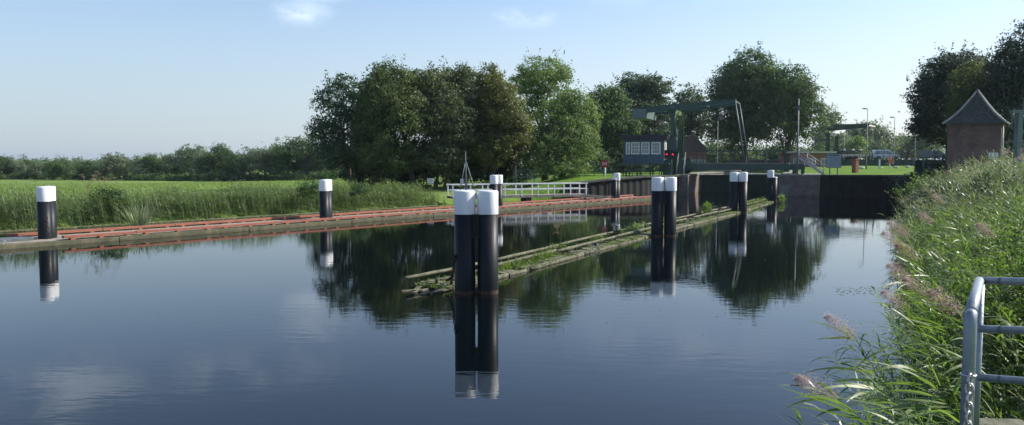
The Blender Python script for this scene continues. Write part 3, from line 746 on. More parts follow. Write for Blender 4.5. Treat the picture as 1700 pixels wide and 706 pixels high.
# deck
b = MB(); b.box(LK(4.2, (TN + TF) / 2, DK - .06), (10.6, TF - TN - .3, .14), LA); b.build('deck', 'asphalt', r)
b = MB()
for t_ in (TN, TF):
    prof = [(9.6, DK - .02), (9.6, DK - .62), (.6, DK - .72), (-.2, DK - .62), (-.9, 2.02), (-2.1, 2.02), (-2.1, DK + .3), (-.9, DK + .55), (-.5, DK + .1), (.1, DK + .0)]
    b.prism([LK(s, t_ - .1, z) for s, z in prof], np.array(LK(0, .2, 0)) - np.array(LK(0, 0, 0)))
for s in (.4, 2.2, 4.0, 5.8, 7.6, 9.3): b.bar(LK(s, TN, DK - .4), LK(s, TF, DK - .4), .15, .35)
b.build('girder', 'green', r)
b = MB()
for t_ in (TN, TF):
    for z, w in ((DK + 1.28, .055), (DK + .85, .03), (DK + .42, .03)): b.bar(LK(-.2, t_, z), LK(9.7, t_, z), w)
    for i in range(8): b.bar(LK(-.1 + i * 1.32, t_, DK), LK(-.1 + i * 1.32, t_, DK + 1.28), .06)
b.build('railing', 'green', r)
b = MB(); b.bar(LK(.2, TN - .02, DK - .8), LK(9.6, TN - .02, DK - .8), .06, .10); b.build('fender_plank', 'olive', r)
# steel approach to the right of the span
r2 = thing('approach_deck', LK(11.8, 4.3, 2), 'raised dark walkway at the head of the steel stairs', 'walkway', rz=LA)
b = MB(); b.box(LK(10.3, (TN + TF) / 2, DK - .1), (1.3, TF - TN - .3, .16), LA)
for t_ in (TN, TF): b.bar(LK(9.7, t_, DK - .35), LK(10.95, t_, DK - .35), .16, .5)
for s in (10.0, 10.8):
    for t_ in (TN, TF): b.bar(LK(s, t_, 1.9), LK(s, t_, DK - .5), .2)
b.build('deck', 'green', r2)
b = MB()
for t_ in (TN, TF):
    for z in (DK + 1.05, DK + .55): b.bar(LK(9.8, t_, z), LK(10.9 if t_ == TF else 10.4, t_, z), .045)
    for s in (9.9, 10.4) + ((10.9,) if t_ == TF else ()): b.bar(LK(s, t_, DK), LK(s, t_, DK + 1.05), .05)
b.build('railing', 'lampst', r2)
# stairs
def stair(name, label, s0, z0, s1, z1, t0, t1, n, m='stairs', sd='s', hand=.95):
    rr = thing(name, LK(s0, t0, z1), label, 'stairs', rz=LA)
    pt = (lambda s, t, z: LK(s, t, z)) if sd == 's' else (lambda s, t, z: LK(t, s, z))
    b = MB()
    for t_ in (t0, t1): b.bar(pt(s0, t_, z0), pt(s1, t_, z1), .05, .22)
    b.build('stringer', m, rr); b = MB()
    for i in range(n):
        q = (i + .5) / n; b.box(pt(s0 + (s1 - s0) * q, (t0 + t1) / 2, z0 + (z1 - z0) * q), (abs(s1 - s0) / n * 1.05, t1 - t0 - .05, .05) if sd == 's' else (t1 - t0 - .05, abs(s1 - s0) / n * 1.05, .05), LA)
    b.build('tread', m, rr)
    for t_ in (t0, t1):
        b = MB()
        for k in (1, .66, .33): b.tube([pt(s0, t_, z0 + hand * k), pt(s1, t_, z1 + hand * k)], .028 if k == 1 else .02, 6)
        for q in (0, .33, .66, 1): b.tube([pt(s0 + (s1 - s0) * q, t_, z0 + (z1 - z0) * q), pt(s0 + (s1 - s0) * q, t_, z0 + (z1 - z0) * q + hand)], .028, 6)
        b.build('handrail', m, rr)
    return rr
stair('steel_stairs', 'pale steel stairs coming down to the quay beside the info board', 10.5, 3.72, 12.75, 2.12, .9, 2.0, 9)
stair('steel_stairs', 'steep narrow ladder stairs right of the red signal lights', TN - 1.9, 2.0, TN - .6, 3.4, ls + .75, ls + 1.45, 8, 'lampst', 't', .9)
# signal
sY = TN - 1.2
r = thing('signal_post', LK(-2.3, sY, 1.95), 'green post with black signal board and lit red lamps', 'signal light', rz=LA)
sx = lambda px: px
MB().box(LK(-2.15, sY, 2.75), (.85, .75, 1.6), LA).build('post', 'green', r, bevel=.01)
fs_ = np.array(LK(-2.15, sY - .45, 0))
e1 = np.array((1., 0, 0)); c0 = np.array((X_(1109.5, fs_[1]), fs_[1], Z_(257, fs_[1])))
w, h, q_ = .80, .46, .18
oct_ = [(-w, -h + q_), (-w + q_, -h), (w - q_, -h), (w, -h + q_), (w, h - q_), (w - q_, h), (-w + q_, h), (-w, h - q_)]
sbd = MB().prism([c0 + np.array((x, 0, z)) for x, z in oct_], (0, .08, 0)).build('board', 'signal', r)
c1 = c0 + np.array((.30, .06, 1.05)); w, h, q_ = .50, .62, .16
oct2 = [(-w, -h), (w, -h), (w, h - q_), (w - q_, h), (-w + q_, h), (-w, h - q_)]
MB().prism([c1 + np.array((x, 0, z)) for x, z in oct2], (0, .08, 0)).build('back_plate', 'green', r)
for px, rd in ((1103.4, .035), (1106.4, .065), (1116, .075)):
    p = c0 + np.array(((px - 1109.5) / FPX * fs_[1], -.03, .02)); hb = MB(); hb.tube([p + (0, .03, 0), p + (0, -.08, 0)], rd + .03, 14, caps=False); hb.build('lamp_hood', 'signal', r)
    MB().tube([p + (0, .0, 0), p + (0, -.02, 0)], rd, 16).build('red_lamp', 'redlamp', r)
b = MB(); b.tube([c1 + (.52, 0, -.62), c1 + (.52, 0, .45), c1 + (.28, 0, .72)], .03, 6); b.build('conduit', 'greyst', r)

# dark green fence along the left quay
FN = [(X_(955, 80), 80.5), (X_(1035, 79.5), 79.8), (X_(1098, 80), 81.2)]
r = thing('quay_fence', (FN[0][0], FN[0][1], 1.9), 'dark green post and rail fence below the control cabin', 'fence')
b = MB()
for (a0, a1) in zip(FN[:-1], FN[1:]):
    a = np.array((*a0, 0)); c_ = np.array((*a1, 0)); L = np.linalg.norm(c_ - a); k = int(L / .95)
    for z in (2.95, 2.5, 2.15): b.bar(a + (0, 0, z), c_ + (0, 0, z), .05, .06)
    for i in range(k + 1):
        p = a + (c_ - a) * i / k; MB().bar(p + (0, 0, 1.7), p + (0, 0, 2.98), .06).build('fence_post', 'green', r)
b.build('rail', 'green', r)
# white level barrier arm piece
b = MB(); b.bar((X_(955, 84), 84, 2.98), (X_(968, 84), 84, 2.98), .12, .1); b.bar((X_(968, 84), 84, 1.7), (X_(968, 84), 84, 3.0), .12)
tag(b.build('barrier', 'white', None, solo=(X_(960, 84), 84, 1.7)), 'short white barrier at the left end of the green fence', 'barrier')
# round red sign: sound signal
sy = 76.6; px = 1003.5; zc = Z_(272, sy)
r = thing('round_sign', (X_(px, sy), sy, 1.8), 'round red sign with white sound symbol on white post', 'sign')
MB().tube([(X_(px + 1, sy), sy + .06, 1.5), (X_(px + 1, sy), sy + .06, zc)], .07, 10).build('post', 'white', r)
pl = MB().tube([(X_(px, sy), sy + .03, zc), (X_(px, sy), sy - .03, zc)], .385, 28).build('plate', 'signred', r)
b = MB(); cc = np.array((X_(px, sy), sy - .045, zc)); b.torus(cc, .075, .022, (0, 1, 0), 18, 6)
for s in (-1, 1):
    for rad in (.17,):
        pts = [cc + np.array((s * (rad * cos(t) + .02), 0, rad * 1.05 * sin(t))) for t in np.linspace(-.95, .95, 9)]
        b.tube(pts, .026, 6)
b.build('sound_symbol', 'white', pl)

# distant brick buildings
def gable_house(label, px0, px1, py_eave, py_ridge, Y, depth, a=0.0, wall='redbrick', roof='tilebrown', hip=.0, windows=(), chim=None, z0=1.7, overhang=.25):
    x0, x1 = X_(px0, Y), X_(px1, Y); w = x1 - x0; ze, zr = Z_(py_eave, Y), Z_(py_ridge, Y)
    f = frame((x0, Y, 0), a)
    r = thing('brick_house', (x0, Y, z0), label, 'house', rz=a)
    wl = MB(); wl.box(f(w / 2, depth / 2, (ze + z0) / 2), (w, depth, ze - z0), a)
    wo = wl.build('wall', wall, r)
    rb = MB(); o = overhang
    A = [f(-o, -o, ze), f(w + o, -o, ze), f(w + o, depth + o, ze), f(-o, depth + o, ze), f(w * hip, depth / 2, zr), f(w * (1 - hip), depth / 2, zr)]
    rb.add(A, [(0, 1, 5, 4), (1, 2, 5), (2, 3, 4, 5), (3, 0, 4), (0, 3, 2, 1)])
    ro = rb.build('roof', roof, r)
    for (wx, wz, ww, wh) in windows: window(wo, f, wx * w, z0 + wz, ww, wh, 2, 2, a, fm='white', fw=.08)
    if chim is not None:
        MB().box(f(chim * w, depth * .45, zr - .1), (.6, .6, 1.6), a).build('chimney', 'redbrick', ro)
    return r
gable_house('low house with orange brown roof left of the red sign', 984, 999, 267, 258.5, 130, 7, .1, 'cream', 'tilebrown', .2, [(.5, .9, .7, .8)])
gable_house('brick outbuilding with pale parapet left of the control cabin', 1016, 1040, 261, 257, 108, 5, -.05, 'redbrick', 'cream', .02, [(.75, .9, 1.1, 1.0)], None)
ch = MB(); ch.box((X_(1002.5, 128), 128, 3.4), (.7, .7, 3.4)); ch.box((X_(1002.5, 128), 128, 5.15), (.85, .85, .18))
tag(ch.build('chimney_stack', 'redbrick', None, solo=(X_(1002.5, 128), 128, 1.7)), 'slim brick chimney standing above the round red sign', 'chimney')
gable_house('steep roofed brown house behind the drawbridge portal', 1128, 1172, 252, 224, 122, 8, -.15, 'redbrick', 'tilebrown', .38, [(.55, 1.2, 1.1, 1.2), (.8, 1.2, 1.1, 1.2)], None)
gable_house('brick house half hidden behind the bridge hangers', 1214, 1240, 258, 249, 150, 6, 0, 'redbrick', 'tilebrown', .25, [(.3, 1.2, .9, 1.1), (.75, 1.2, .9, 1.1)])
# flat roofed lock building on the right
def flat_building(label, px0, px1, py_top, Y, depth, a):
    x0, x1 = X_(px0, Y), X_(px1, Y); w = x1 - x0; zt = Z_(py_top, Y); f = frame((x0, Y, 0), a)
    r = thing('flat_roofed_building', (x0, Y, 2), label, 'building', rz=a)
    wo = MB().box(f(w / 2, depth / 2, (zt + 1.9) / 2), (w, depth, zt - 1.9), a).build('wall', 'redbrick', r)
    MB().box(f(w / 2, depth / 2 - .2, zt + .11), (w + .8, depth + 1.0, .24), a).build('roof', 'cream', r)
    for q in (.2, .55, .82): window(wo, f, w * q, 3.2, 1.0, 1.0, 2, 1, a)
    return r
flat_building('low brick building with pale flat roof behind the stairs', 1306, 1378, 254.5, 118, 5, -.1)

# mast, lamps
def lamp(label, px, Y, py_top, z0, arm=.55, side=-1, grp='street lamps around the lock'):
    x = X_(px, Y); zt = Z_(py_top, Y)
    r = thing('street_lamp', (x, Y, z0), label, 'street lamp', group=grp)
    MB().tube([(x, Y, z0 - .3), (x, Y, z0 + 1.2), (x, Y, z0 + 1.25), (x, Y, zt)], [.09, .085, .06, .04], 10).build('pole', 'lampst', r)
    b = MB(); b.tube([(x, Y, zt - .05), (x + side * arm * .4, Y, zt + .03)], .035, 6)
    b.build('arm', 'lampst', r)
    b = MB(); b.box((x + side * arm * .8, Y, zt + .05), (arm, .22, .13)); hd = b.build('lamp_head', 'lampst', r, bevel=.02)
    MB().box((x + side * arm * .8, Y, zt - .025), (arm * .7, .17, .02)).build('lens', 'white', hd)
    return r
lamp('street lamp behind the middle of the drawbridge, against dark trees', 1190, 104, 196, 2.0, .4, 1)
lamp('small street lamp right of the bridge hangers', 1271.5, 118, 207, 2.0, .45, 1)
lamp('tallest street lamp, in front of the far drawbridge hangers', 1437, 103, 182, 2.25, .5, -1)
lamp('street lamp standing in front of the silver van', 1482, 112, 196, 2.4, .5, -1)
lamp('faint thin street lamp at the edge of the dark beech', 1517, 118, 206, 2.4, .3, 1)
lamp('distant small street lamp under the far drawbridge beam', 1399.5, 150, 220, 2.2, .4, 1)
mx_, my_ = LK(10.35, .55)[:2]
r = thing('tall_mast', (mx_, my_, 2.1), 'tall slim steel mast beside the pale stairs', 'mast')
MB().tube([(mx_, my_, 2.0), (mx_, my_, 3.5), (mx_, my_, Z_(165, my_))], [.11, .10, .06], 12).build('pole', 'lampst', r)
MB().box((mx_, my_, 2.15), (.4, .4, .05)).build('base_plate', 'lampst', r)
MB().box((mx_ + .02, my_ - .1, Z_(180, my_)), (.14, .16, .5)).build('radar_box', 'lampst', r)
# info board
by = 77.5; r = thing('info_board', (X_(1383, by), by, 2.1), 'pale blue square notice board beside the steel stairs', 'sign')
bx0, bx1 = X_(1371, by), X_(1395, by); z0_, z1_ = Z_(278.5, by), Z_(255.5, by)
pl = MB().box(((bx0 + bx1) / 2, by, (z0_ + z1_) / 2), (bx1 - bx0, .06, z1_ - z0_)).build('panel', 'panelblue', r)
b = MB()
for a, c_ in (((bx0, z0_), (bx1, z0_)), ((bx0, z1_), (bx1, z1_)), ((bx0, z0_), (bx0, z1_)), ((bx1, z0_), (bx1, z1_))): b.bar((a[0], by - .02, a[1]), (c_[0], by - .02, c_[1]), .05)
b.build('frame', 'lampst', pl)
rng = random.Random(5); b = MB(); b.box(((bx0 + bx1) / 2, by - .034, z1_ - .14), (1.0, .006, .09))
for i in range(10):
    z = z1_ - .30 - i * .10; x = bx0 + .12
    while x < bx1 - .2:
        L = rng.uniform(.08, .26); L = min(L, bx1 - .1 - x)
        b.box((x + L / 2, by - .034, z), (L, .006, .028)); x += L + .045
b.build('lettering', 'ink', pl)
b = MB()
for x in (bx0 + .35, bx1 - .3): b.box((x, by + .05, (z0_ + 2.0) / 2 + .3), (.09, .06, z0_ - 2.0 + .6))
b.build('post', 'greyst', r)
# brick red column, posts
cy = 90.0; x = X_(1419, cy)
r = thing('red_column', (x, cy, 2.1), 'brick red square column standing on the right lawn', 'column', rz=.5)
gcol = gz(x, cy); zt_ = Z_(264, cy)
MB().box((x, cy, (gcol - .1 + zt_ - .12) / 2), (.52, .52, zt_ - .12 - gcol + .1), .5).build('shaft', 'pillarred', r, bevel=.01)
MB().box((x, cy, zt_ - .06), (.60, .60, .12), .5).build('cap', 'pillarred', r, bevel=.02)
py_ = 104.0; x = X_(1459, py_)
tag(MB().box((x, py_, gz(x, py_) + .55), (.17, .14, 1.3)).build('white_post', 'white', None, solo=(x, py_, gz(x, py_)), bevel=.01), 'short plain white post on the lawn right of the tallest lamp', 'post')
x = X_(1476, py_); g0 = gz(x, py_)
r = thing('lifebuoy_post', (x, py_, g0), 'white post with orange lifebuoy holder on the lawn', 'lifebuoy post')
MB().box((x, py_, g0 + .65), (.13, .12, 1.5)).build('post', 'white', r)
b = MB(); b.box((x - .04, py_ - .1, g0 + 1.05), (.36, .14, .85)); b.build('holder', 'orange', r, bevel=.05)
MB().torus((x, py_ - .2, g0 + 1.0), .22, .05, (0, 1, 0), 20, 8).build('ring', 'orange', r)
MB().bar((x - .55, py_ - .05, g0 + .62), (x + .5, py_ - .05, g0 + .72), .10, .04).build('crossbar', 'white', r)
def boulder(px, Y, s, label):
    rg = random.Random(px); x = X_(px, Y); z = gz(x, Y); n, m = 10, 6; vs = []
    for i in range(m + 1):
        for j in range(n):
            ph = pi * i / m; th = 2 * pi * j / n; k = rg.uniform(.85, 1.1)
            vs.append((x + s * k * sin(ph) * cos(th), Y + s * .7 * k * sin(ph) * sin(th), z + s * .25 + s * .5 * k * cos(ph)))
    fs = [(i * n + j, (i + 1) * n + j, (i + 1) * n + (j + 1) % n, i * n + (j + 1) % n) for i in range(m) for j in range(n)]
    tag(MB().add(vs, fs, True).build('boulder', 'rock', None, solo=(x, Y, z)), label, 'boulder', 'pale boulders along the lawn edge')
boulder(1430, 104, .38, 'pale boulder at the foot of the tallest lamp')
boulder(1462, 106, .22, 'small pale boulder right of the white post')
boulder(1487, 108, .34, 'pale boulder by the lamp in front of the van')
boulder(1506, 110, .36, 'flat pale boulder at the far right of the lawn')

# ------------------------------------------------------------------ second drawbridge, road, vehicles
Y2 = 140.0; DK2 = 3.5
x0b, x1b = X_(1386, Y2), X_(1512, Y2)
fb = frame((x0b, Y2, 0), -.06)
ang2 = -.06
r = thing('drawbridge', (x0b, Y2, 2), 'smaller distant drawbridge carrying the silver van', 'bridge', rz=ang2)
Lb = x1b - x0b
b = MB(); b.box(fb(Lb / 2, 3.2, DK2 - .07), (Lb + 6, 6.2, .16), ang2); b.build('deck', 'asphalt', r)
b = MB(); b.box(fb(Lb / 2 + .2, 0, DK2 - .55), (Lb + .4, .2, 1.15), ang2); b.box(fb(Lb / 2, 6.4, DK2 - .5), (Lb, .2, .9), ang2)
for i in range(12): b.box(fb(Lb * (i + .5) / 12, -.13, DK2 - .55), (.08, .08, 1.1), ang2)
b.build('girder', 'fargreen', r)
b = MB()
for y in (0, 6.4):
    for z in (1.05, .55): b.bar(fb(0, y, DK2 + z), fb(Lb, y, DK2 + z), .05)
    for i in range(14): b.bar(fb(Lb * i / 13, y, DK2), fb(Lb * i / 13, y, DK2 + 1.05), .055)
b.build('railing', 'signal', r)
b = MB(); b.bar(fb(-1, -.25, 2.28), fb(9.5, -.25, 2.28), .2, .2); b.build('fender_beam', 'cream', r)
pxl = X_(1372.5, Y2) - x0b; pxr = X_(1383.5, Y2 + 5) - x0b
for lx, ly in ((pxl, 0.), (pxr, 5.)):
    b = MB(); vs = []
    prof = [(2.0, .95), (5, .75), (7.5, .5), (8.1, .8)]
    for z, w in prof:
        for dx, dy in ((-1, -1), (1, -1), (1, 1), (-1, 1)): vs.append(fb(lx + dx * w / 2, ly + dy * w * .3, z))
    b.add(vs, [(i * 4 + j, i * 4 + (j + 1) % 4, i * 4 + 4 + (j + 1) % 4, i * 4 + 4 + j) for i in range(3) for j in range(4)] + [(12, 13, 14, 15)]); b.build('leg', 'fargreen', r)
b = MB(); b.bar(fb(pxl, 0, 7.9), fb(pxr, 5, 7.9), .5, .45); b.build('portal_head', 'fargreen', r)
for lx, ly, e in ((pxl, 0., 0), (pxr, 5., 1)):
    xa = X_(1366, Y2) - x0b + e * .8; xb = (X_(1438, Y2) if not e else X_(1446, Y2 + 5)) - x0b
    b = MB(); vs = []
    for q in (0, .25, 1):
        x = xa + (xb - xa) * q; z = Z_(213, Y2) + q * .55; h = (.75, .95, .35)[(0, .25, 1).index(q)]
        for dy, dz in ((-1, -1), (1, -1), (1, 1), (-1, 1)): vs.append(fb(x, ly + dy * .2, z + dz * h / 2))
    b.add(vs, [(i * 4 + j, i * 4 + (j + 1) % 4, i * 4 + 4 + (j + 1) % 4, i * 4 + 4 + j) for i in range(2) for j in range(4)] + [(3, 2, 1, 0), (8, 9, 10, 11)]); b.build('balance_beam', 'fargreen', r)
    b = MB(); b.bar(fb(xb - .1, ly, Z_(209, Y2)), fb(xb + .9, ly, DK2), .13, .13); b.build('hanger', 'lampst', r)
xe = X_(1440, Y2) - x0b
b = MB(); b.bar(fb(X_(1438, Y2) - x0b - .1, 0, Z_(209, Y2)), fb(X_(1446, Y2 + 5) - x0b - .1, 5, Z_(209, Y2)), .2, .25); b.build('cross_beam', 'cream', r)
b = MB(); b.box(fb(-9, 3.2, DK2 - .8), (18, 6.4, 1.5), ang2); b.box(fb(Lb + 18, 3.2, DK2 - .8), (30, 6.4, 1.5), ang2)
tag(b.build('road', 'asphalt', None), kind='structure')

def make_car(o, a, label, L=4.6, paint='carpaint'):
    """an estate car or van seen from its side, nose to +x"""
    f = frame(o, a); r = thing('parked_van', tuple(o), label, 'car', rz=a)
    Wd = 1.75
    body = [(-2.25, .35), (-2.28, .75), (-2.22, .98), (-1.0, 1.0), (.75, 1.0), (1.55, .93), (2.15, .78), (2.28, .55), (2.25, .32), (1.82, .30), (1.68, .55), (1.38, .62), (1.08, .55), (.95, .28), (-.95, .28), (-1.08, .55), (-1.38, .62), (-1.68, .55), (-1.82, .30)]
    bm_ = MB(); nb = len(body)
    vs = []
    for y, k in ((-Wd / 2, .0), (Wd / 2, .0)):
        vs += [f(x, y + (.06 if z > .9 else 0) * (1 if y < 0 else -1), z) for x, z in body]
    fs = [tuple(range(nb))[::-1], tuple(range(nb, 2 * nb))] + [(i, (i + 1) % nb, nb + (i + 1) % nb, nb + i) for i in range(nb)]
    bm_.add(vs, fs); bo = bm_.build('body', paint, r, bevel=.03)
    cab = [(-2.18, 1.0), (-2.02, 1.58), (-1.75, 1.70), (.15, 1.72), (.45, 1.64), (1.35, .98)]
    nb = len(cab); vs = [f(x, (-Wd / 2 + .06 + (z - 1) * .16), z) for x, z in cab] + [f(x, (Wd / 2 - .06 - (z - 1) * .16), z) for x, z in cab]
    MB().add(vs, [tuple(range(nb))[::-1], tuple(range(nb, 2 * nb))] + [(i, (i + 1) % nb, nb + (i + 1) % nb, nb + i) for i in range(nb)]).build('cabin', paint, r, bevel=.03)
    for q in ([(-1.98, 1.08), (-1.86, 1.52), (-1.18, 1.55), (-1.18, 1.08)], [(-1.08, 1.08), (-1.08, 1.55), (-.2, 1.56), (-.2, 1.08)], [(-.1, 1.08), (-.1, 1.56), (.38, 1.53), (1.05, 1.10)]):
        for s in (-1, 1):
            p = [f(x, s * (Wd / 2 - .045 - (z - 1) * .16), z) for x, z in q]
            e = f(0, s * .02, 0) - f(0, 0, 0)
            MB().prism(p, e).build('window', 'glass', r)
    p = [f(.50, -.68, 1.60), f(1.30, -.72, 1.03), f(1.30, .72, 1.03), f(.50, .68, 1.60)]
    MB().prism(p, f(.02, 0, .03) - f(0, 0, 0)).build('windscreen', 'glass', r)
    for x in (-1.38, 1.38):
        for s in (-1, 1):
            w = MB(); w.tube([f(x, s * (Wd / 2 - .2), .32), f(x, s * (Wd / 2 + .01), .32)], .32, 20); wo = w.build('wheel', 'rubber', r)
            MB().tube([f(x, s * (Wd / 2 + .01), .32), f(x, s * (Wd / 2 + .02), .32)], .19, 14).build('rim', 'greyst', wo)
    for s in (-1, 1):
        MB().box(f(2.2, s * .62, .68), (.1, .34, .15), a).build('headlight', 'white', r)
        MB().box(f(-2.25, s * .74, .85), (.06, .16, .3), a).build('tail_light', 'signred', r)
        MB().box(f(.78, s * (Wd / 2 + .1), 1.08), (.12, .2, .14), a).build('mirror', paint, r)
    return r
make_car(fb(X_(1473, Y2) - x0b, 2.0, DK2 + .01), ang2, 'silver van with dark windows crossing the distant bridge')
# trailer with motorbikes
tx = X_(1418, Y2) - x0b
r = thing('trailer', tuple(fb(tx, 2.0, DK2)), 'long pale trailer behind the railing left of the silver van', 'trailer', rz=ang2)
b = MB(); b.box(fb(tx, 2.0, DK2 + .72), (4.6, 1.8, .5), ang2); b.build('side_panels', 'cream', r, bevel=.02)
b = MB(); b.bar(fb(tx + 2.3, 2, DK2 + .5), fb(tx + 3.5, 2, DK2 + .45), .1, .08); b.build('drawbar', 'lampst', r)
for x in (-.5, .45):
    for s in (-1, 1): MB().tube([fb(tx + x, 2 + s * .8, DK2 + .33), fb(tx + x, 2 + s * .98, DK2 + .33)], .33, 18).build('wheel', 'rubber', r)
def motorbike(x, y, z, label):
    r = thing('motorbike', tuple(fb(x, y, z)), label, 'motorbike', rz=ang2)
    for dx in (-.62, .62):
        w = MB(); w.torus(fb(x + dx, y, z + .3), .26, .055, fb(0, 1, 0) - fb(0, 0, 0), 20, 6); w.build('wheel', 'rubber', r)
    b = MB(); b.tube([fb(x + .62, y, z + .3), fb(x + .42, y, z + .85)], .035, 6); b.tube([fb(x - .62, y, z + .3), fb(x - .05, y, z + .32), fb(x + .35, y, z + .45)], .06, 8)
    b.tube([fb(x + .42, y - .32, z + .92), fb(x + .42, y + .32, z + .92)], .022, 6); b.build('frame', 'lampst', r)
    b = MB(); b.box(fb(x, y, z + .42), (.42, .26, .32), ang2); b.build('engine', 'signal', r, bevel=.05)
    b = MB(); b.tube([fb(x + .36, y, z + .74), fb(x + .15, y, z + .78), fb(x - .1, y, z + .68)], [.08, .15, .1], 12); b.build('tank', 'white', r)
    b = MB(); b.tube([fb(x - .05, y, z + .68), fb(x - .4, y, z + .68), fb(x - .72, y, z + .78)], [.09, .12, .05], 10); b.build('seat', 'rubber', r)
motorbike(tx - 1.35, 2.0, DK2 + .97, 'left motorbike of the three standing on the pale trailer')
motorbike(tx + .1, 1.85, DK2 + .97, 'middle motorbike of the three standing on the pale trailer')
motorbike(tx + 1.5, 2.1, DK2 + .97, 'right motorbike of the three standing on the pale trailer')
# cyclist
cx_ = X_(1497, Y2) - x0b; cyy = 1.0
r = thing('bicycle', tuple(fb(cx_, cyy, DK2)), 'black bicycle ridden in front of the silver van on the far bridge', 'bicycle', rz=ang2)
F_ = lambda x, z, y=0: fb(cx_ + x, cyy + y, DK2 + z + .01)
for dx in (-.52, .52):
    w = MB(); w.torus(F_(dx, .35), .33, .018, fb(0, 1, 0) - fb(0, 0, 0), 24, 5)
    for i in range(8): w.bar(F_(dx, .35), F_(dx + .32 * cos(i * pi / 4), .35 + .32 * sin(i * pi / 4)), .008)
    w.build('wheel', 'rubber', r)
b = MB()
for p, q in (((-.52, .35), (-.18, .33)), ((-.18, .33), (-.26, .85)), ((-.18, .33), (.36, .82)), ((-.24, .8), (.36, .88)), ((-.52, .35), (-.24, .8)), ((.52, .35), (.38, 1.0))): b.tube([F_(*p), F_(*q)], .018, 6)
b.build('frame', 'signal', r)
MB().box(F_(-.27, .92), (.26, .14, .06), ang2).build('saddle', 'rubber', r); b = MB(); b.tube([F_(.3, 1.03, -.26), F_(.4, 1.04, 0), F_(.3, 1.03, .26)], .014, 6); b.build('handlebar', 'lampst', r)
def skinned(name, joints, edges, rad, m, parent):
    me = bpy.data.meshes.new(name); ro = root_of(parent); a = ro.rotation_euler[2]; V = np.array(joints, float) - np.array(ro.location)
    V = np.stack([V[:, 0] * cos(a) + V[:, 1] * sin(a), -V[:, 0] * sin(a) + V[:, 1] * cos(a), V[:, 2]], 1)
    me.from_pydata([tuple(v) for v in V], edges, []); me.materials.append(M[m]); o = bpy.data.objects.new(name, me); link(o, parent)
    sk = o.modifiers.new('skin', 'SKIN'); sk.use_smooth_shade = True
    for i, rr in enumerate(rad): me.skin_vertices[0].data[i].radius = (rr, rr)
    me.skin_vertices[0].data[0].use_root = True
    ss = o.modifiers.new('subdiv', 'SUBSURF'); ss.levels = 1; ss.render_levels = 1
    return o
r = thing('person', tuple(fb(cx_, cyy, DK2)), 'cyclist in dark clothes leaning forward over the handlebar', 'person', rz=ang2)
jt = [F_(-.25, 1.0), F_(-.12, 1.22), F_(.0, 1.42), F_(.06, 1.55), F_(.1, 1.62),
      F_(-.02, 1.42, -.19), F_(.16, 1.2, -.24), F_(.31, 1.07, -.25), F_(-.02, 1.42, .19), F_(.16, 1.2, .24), F_(.31, 1.07, .25),
      F_(-.2, .95, -.1), F_(.12, .75, -.11), F_(-.06, .38, -.12), F_(.06, .33, -.12), F_(-.2, .95, .1), F_(.1, .62, .11), F_(-.18, .22, .12), F_(-.05, .2, .12)]
ed = [(0, 1), (1, 2), (2, 3), (3, 4), (2, 5), (5, 6), (6, 7), (2, 8), (8, 9), (9, 10), (0, 11), (11, 12), (12, 13), (13, 14), (0, 15), (15, 16), (16, 17), (17, 18)]
skinned('body', jt, ed, [.15, .15, .16, .06, .055, .07, .05, .035, .07, .05, .035, .1, .07, .045, .04, .1, .07, .045, .04], 'cloth', r)
b = MB(); hc = F_(.13, 1.72); n, m_ = 12, 8; vs = [hc + np.array((.095 * sin(pi * i / m_) * cos(2 * pi * j / n), .085 * sin(pi * i / m_) * sin(2 * pi * j / n), .125 * cos(pi * i / m_))) for i in range(m_ + 1) for j in range(n)]
b.add(vs, [(i * n + j, (i + 1) * n + j, (i + 1) * n + (j + 1) % n, i * n + (j + 1) % n) for i in range(m_) for j in range(n)], True); b.build('head', 'skin', r)
b = MB(); hc = hc + np.array((-.02, 0, .03)); vs = [hc + np.array((.105 * sin(pi * i / m_) * cos(2 * pi * j / n), .095 * sin(pi * i / m_) * sin(2 * pi * j / n), .115 * cos(pi * i / m_))) for i in range(5) for j in range(n)]
b.add(vs, [(i * n + j, (i + 1) * n + j, (i + 1) * n + (j + 1) % n, i * n + (j + 1) % n) for i in range(4) for j in range(n)], True); b.build('hair', 'cloth', r)

# ------------------------------------------------------------------ brick hut, shelter, gantry on the right bank
HY = 50.0; hx0, hx1 = X_(1570, HY), X_(1658, HY); hw = 2.85; ha = -.60; ze = Z_(207, HY); za = Z_(153, HY); hz0 = 1.9
fh = frame((hx0, HY, 0), ha)
r = thing('brick_hut', (hx0, HY, hz0), 'small square brick hut with steep dark tiled pyramid roof', 'hut', rz=ha)
wl = MB().box(fh(hw / 2, hw / 2, (ze + hz0) / 2), (hw, hw, ze - hz0), ha).build('wall', 'brick', r)
b = MB(); b.box(fh(hw / 2, hw / 2, ze - .06), (hw + .16, hw + .16, .14), ha); b.build('eaves_course', 'brick', r)
b = MB(); b.box(fh(hw + .02, .28, (ze + hz0) / 2 + .3), (.10, .5, 2.0), ha); b.box(fh(hw + .06, .75, ze - .6), (.06, .1, .55), ha); b.build('shutter', 'cream', r)
MB().tube([fh(hw + .07, .1, ze - .2), fh(hw + .07, .1, 2)], .045, 8).build('downpipe', 'lampst', r)
rb = MB(); n = 20; H = za - ze; hr = hw / 2 + .22; cc_ = (hw / 2, hw / 2)
def prof(q): return hr * ((1 - q) * .80 + .20 * (1 - q) ** 4)
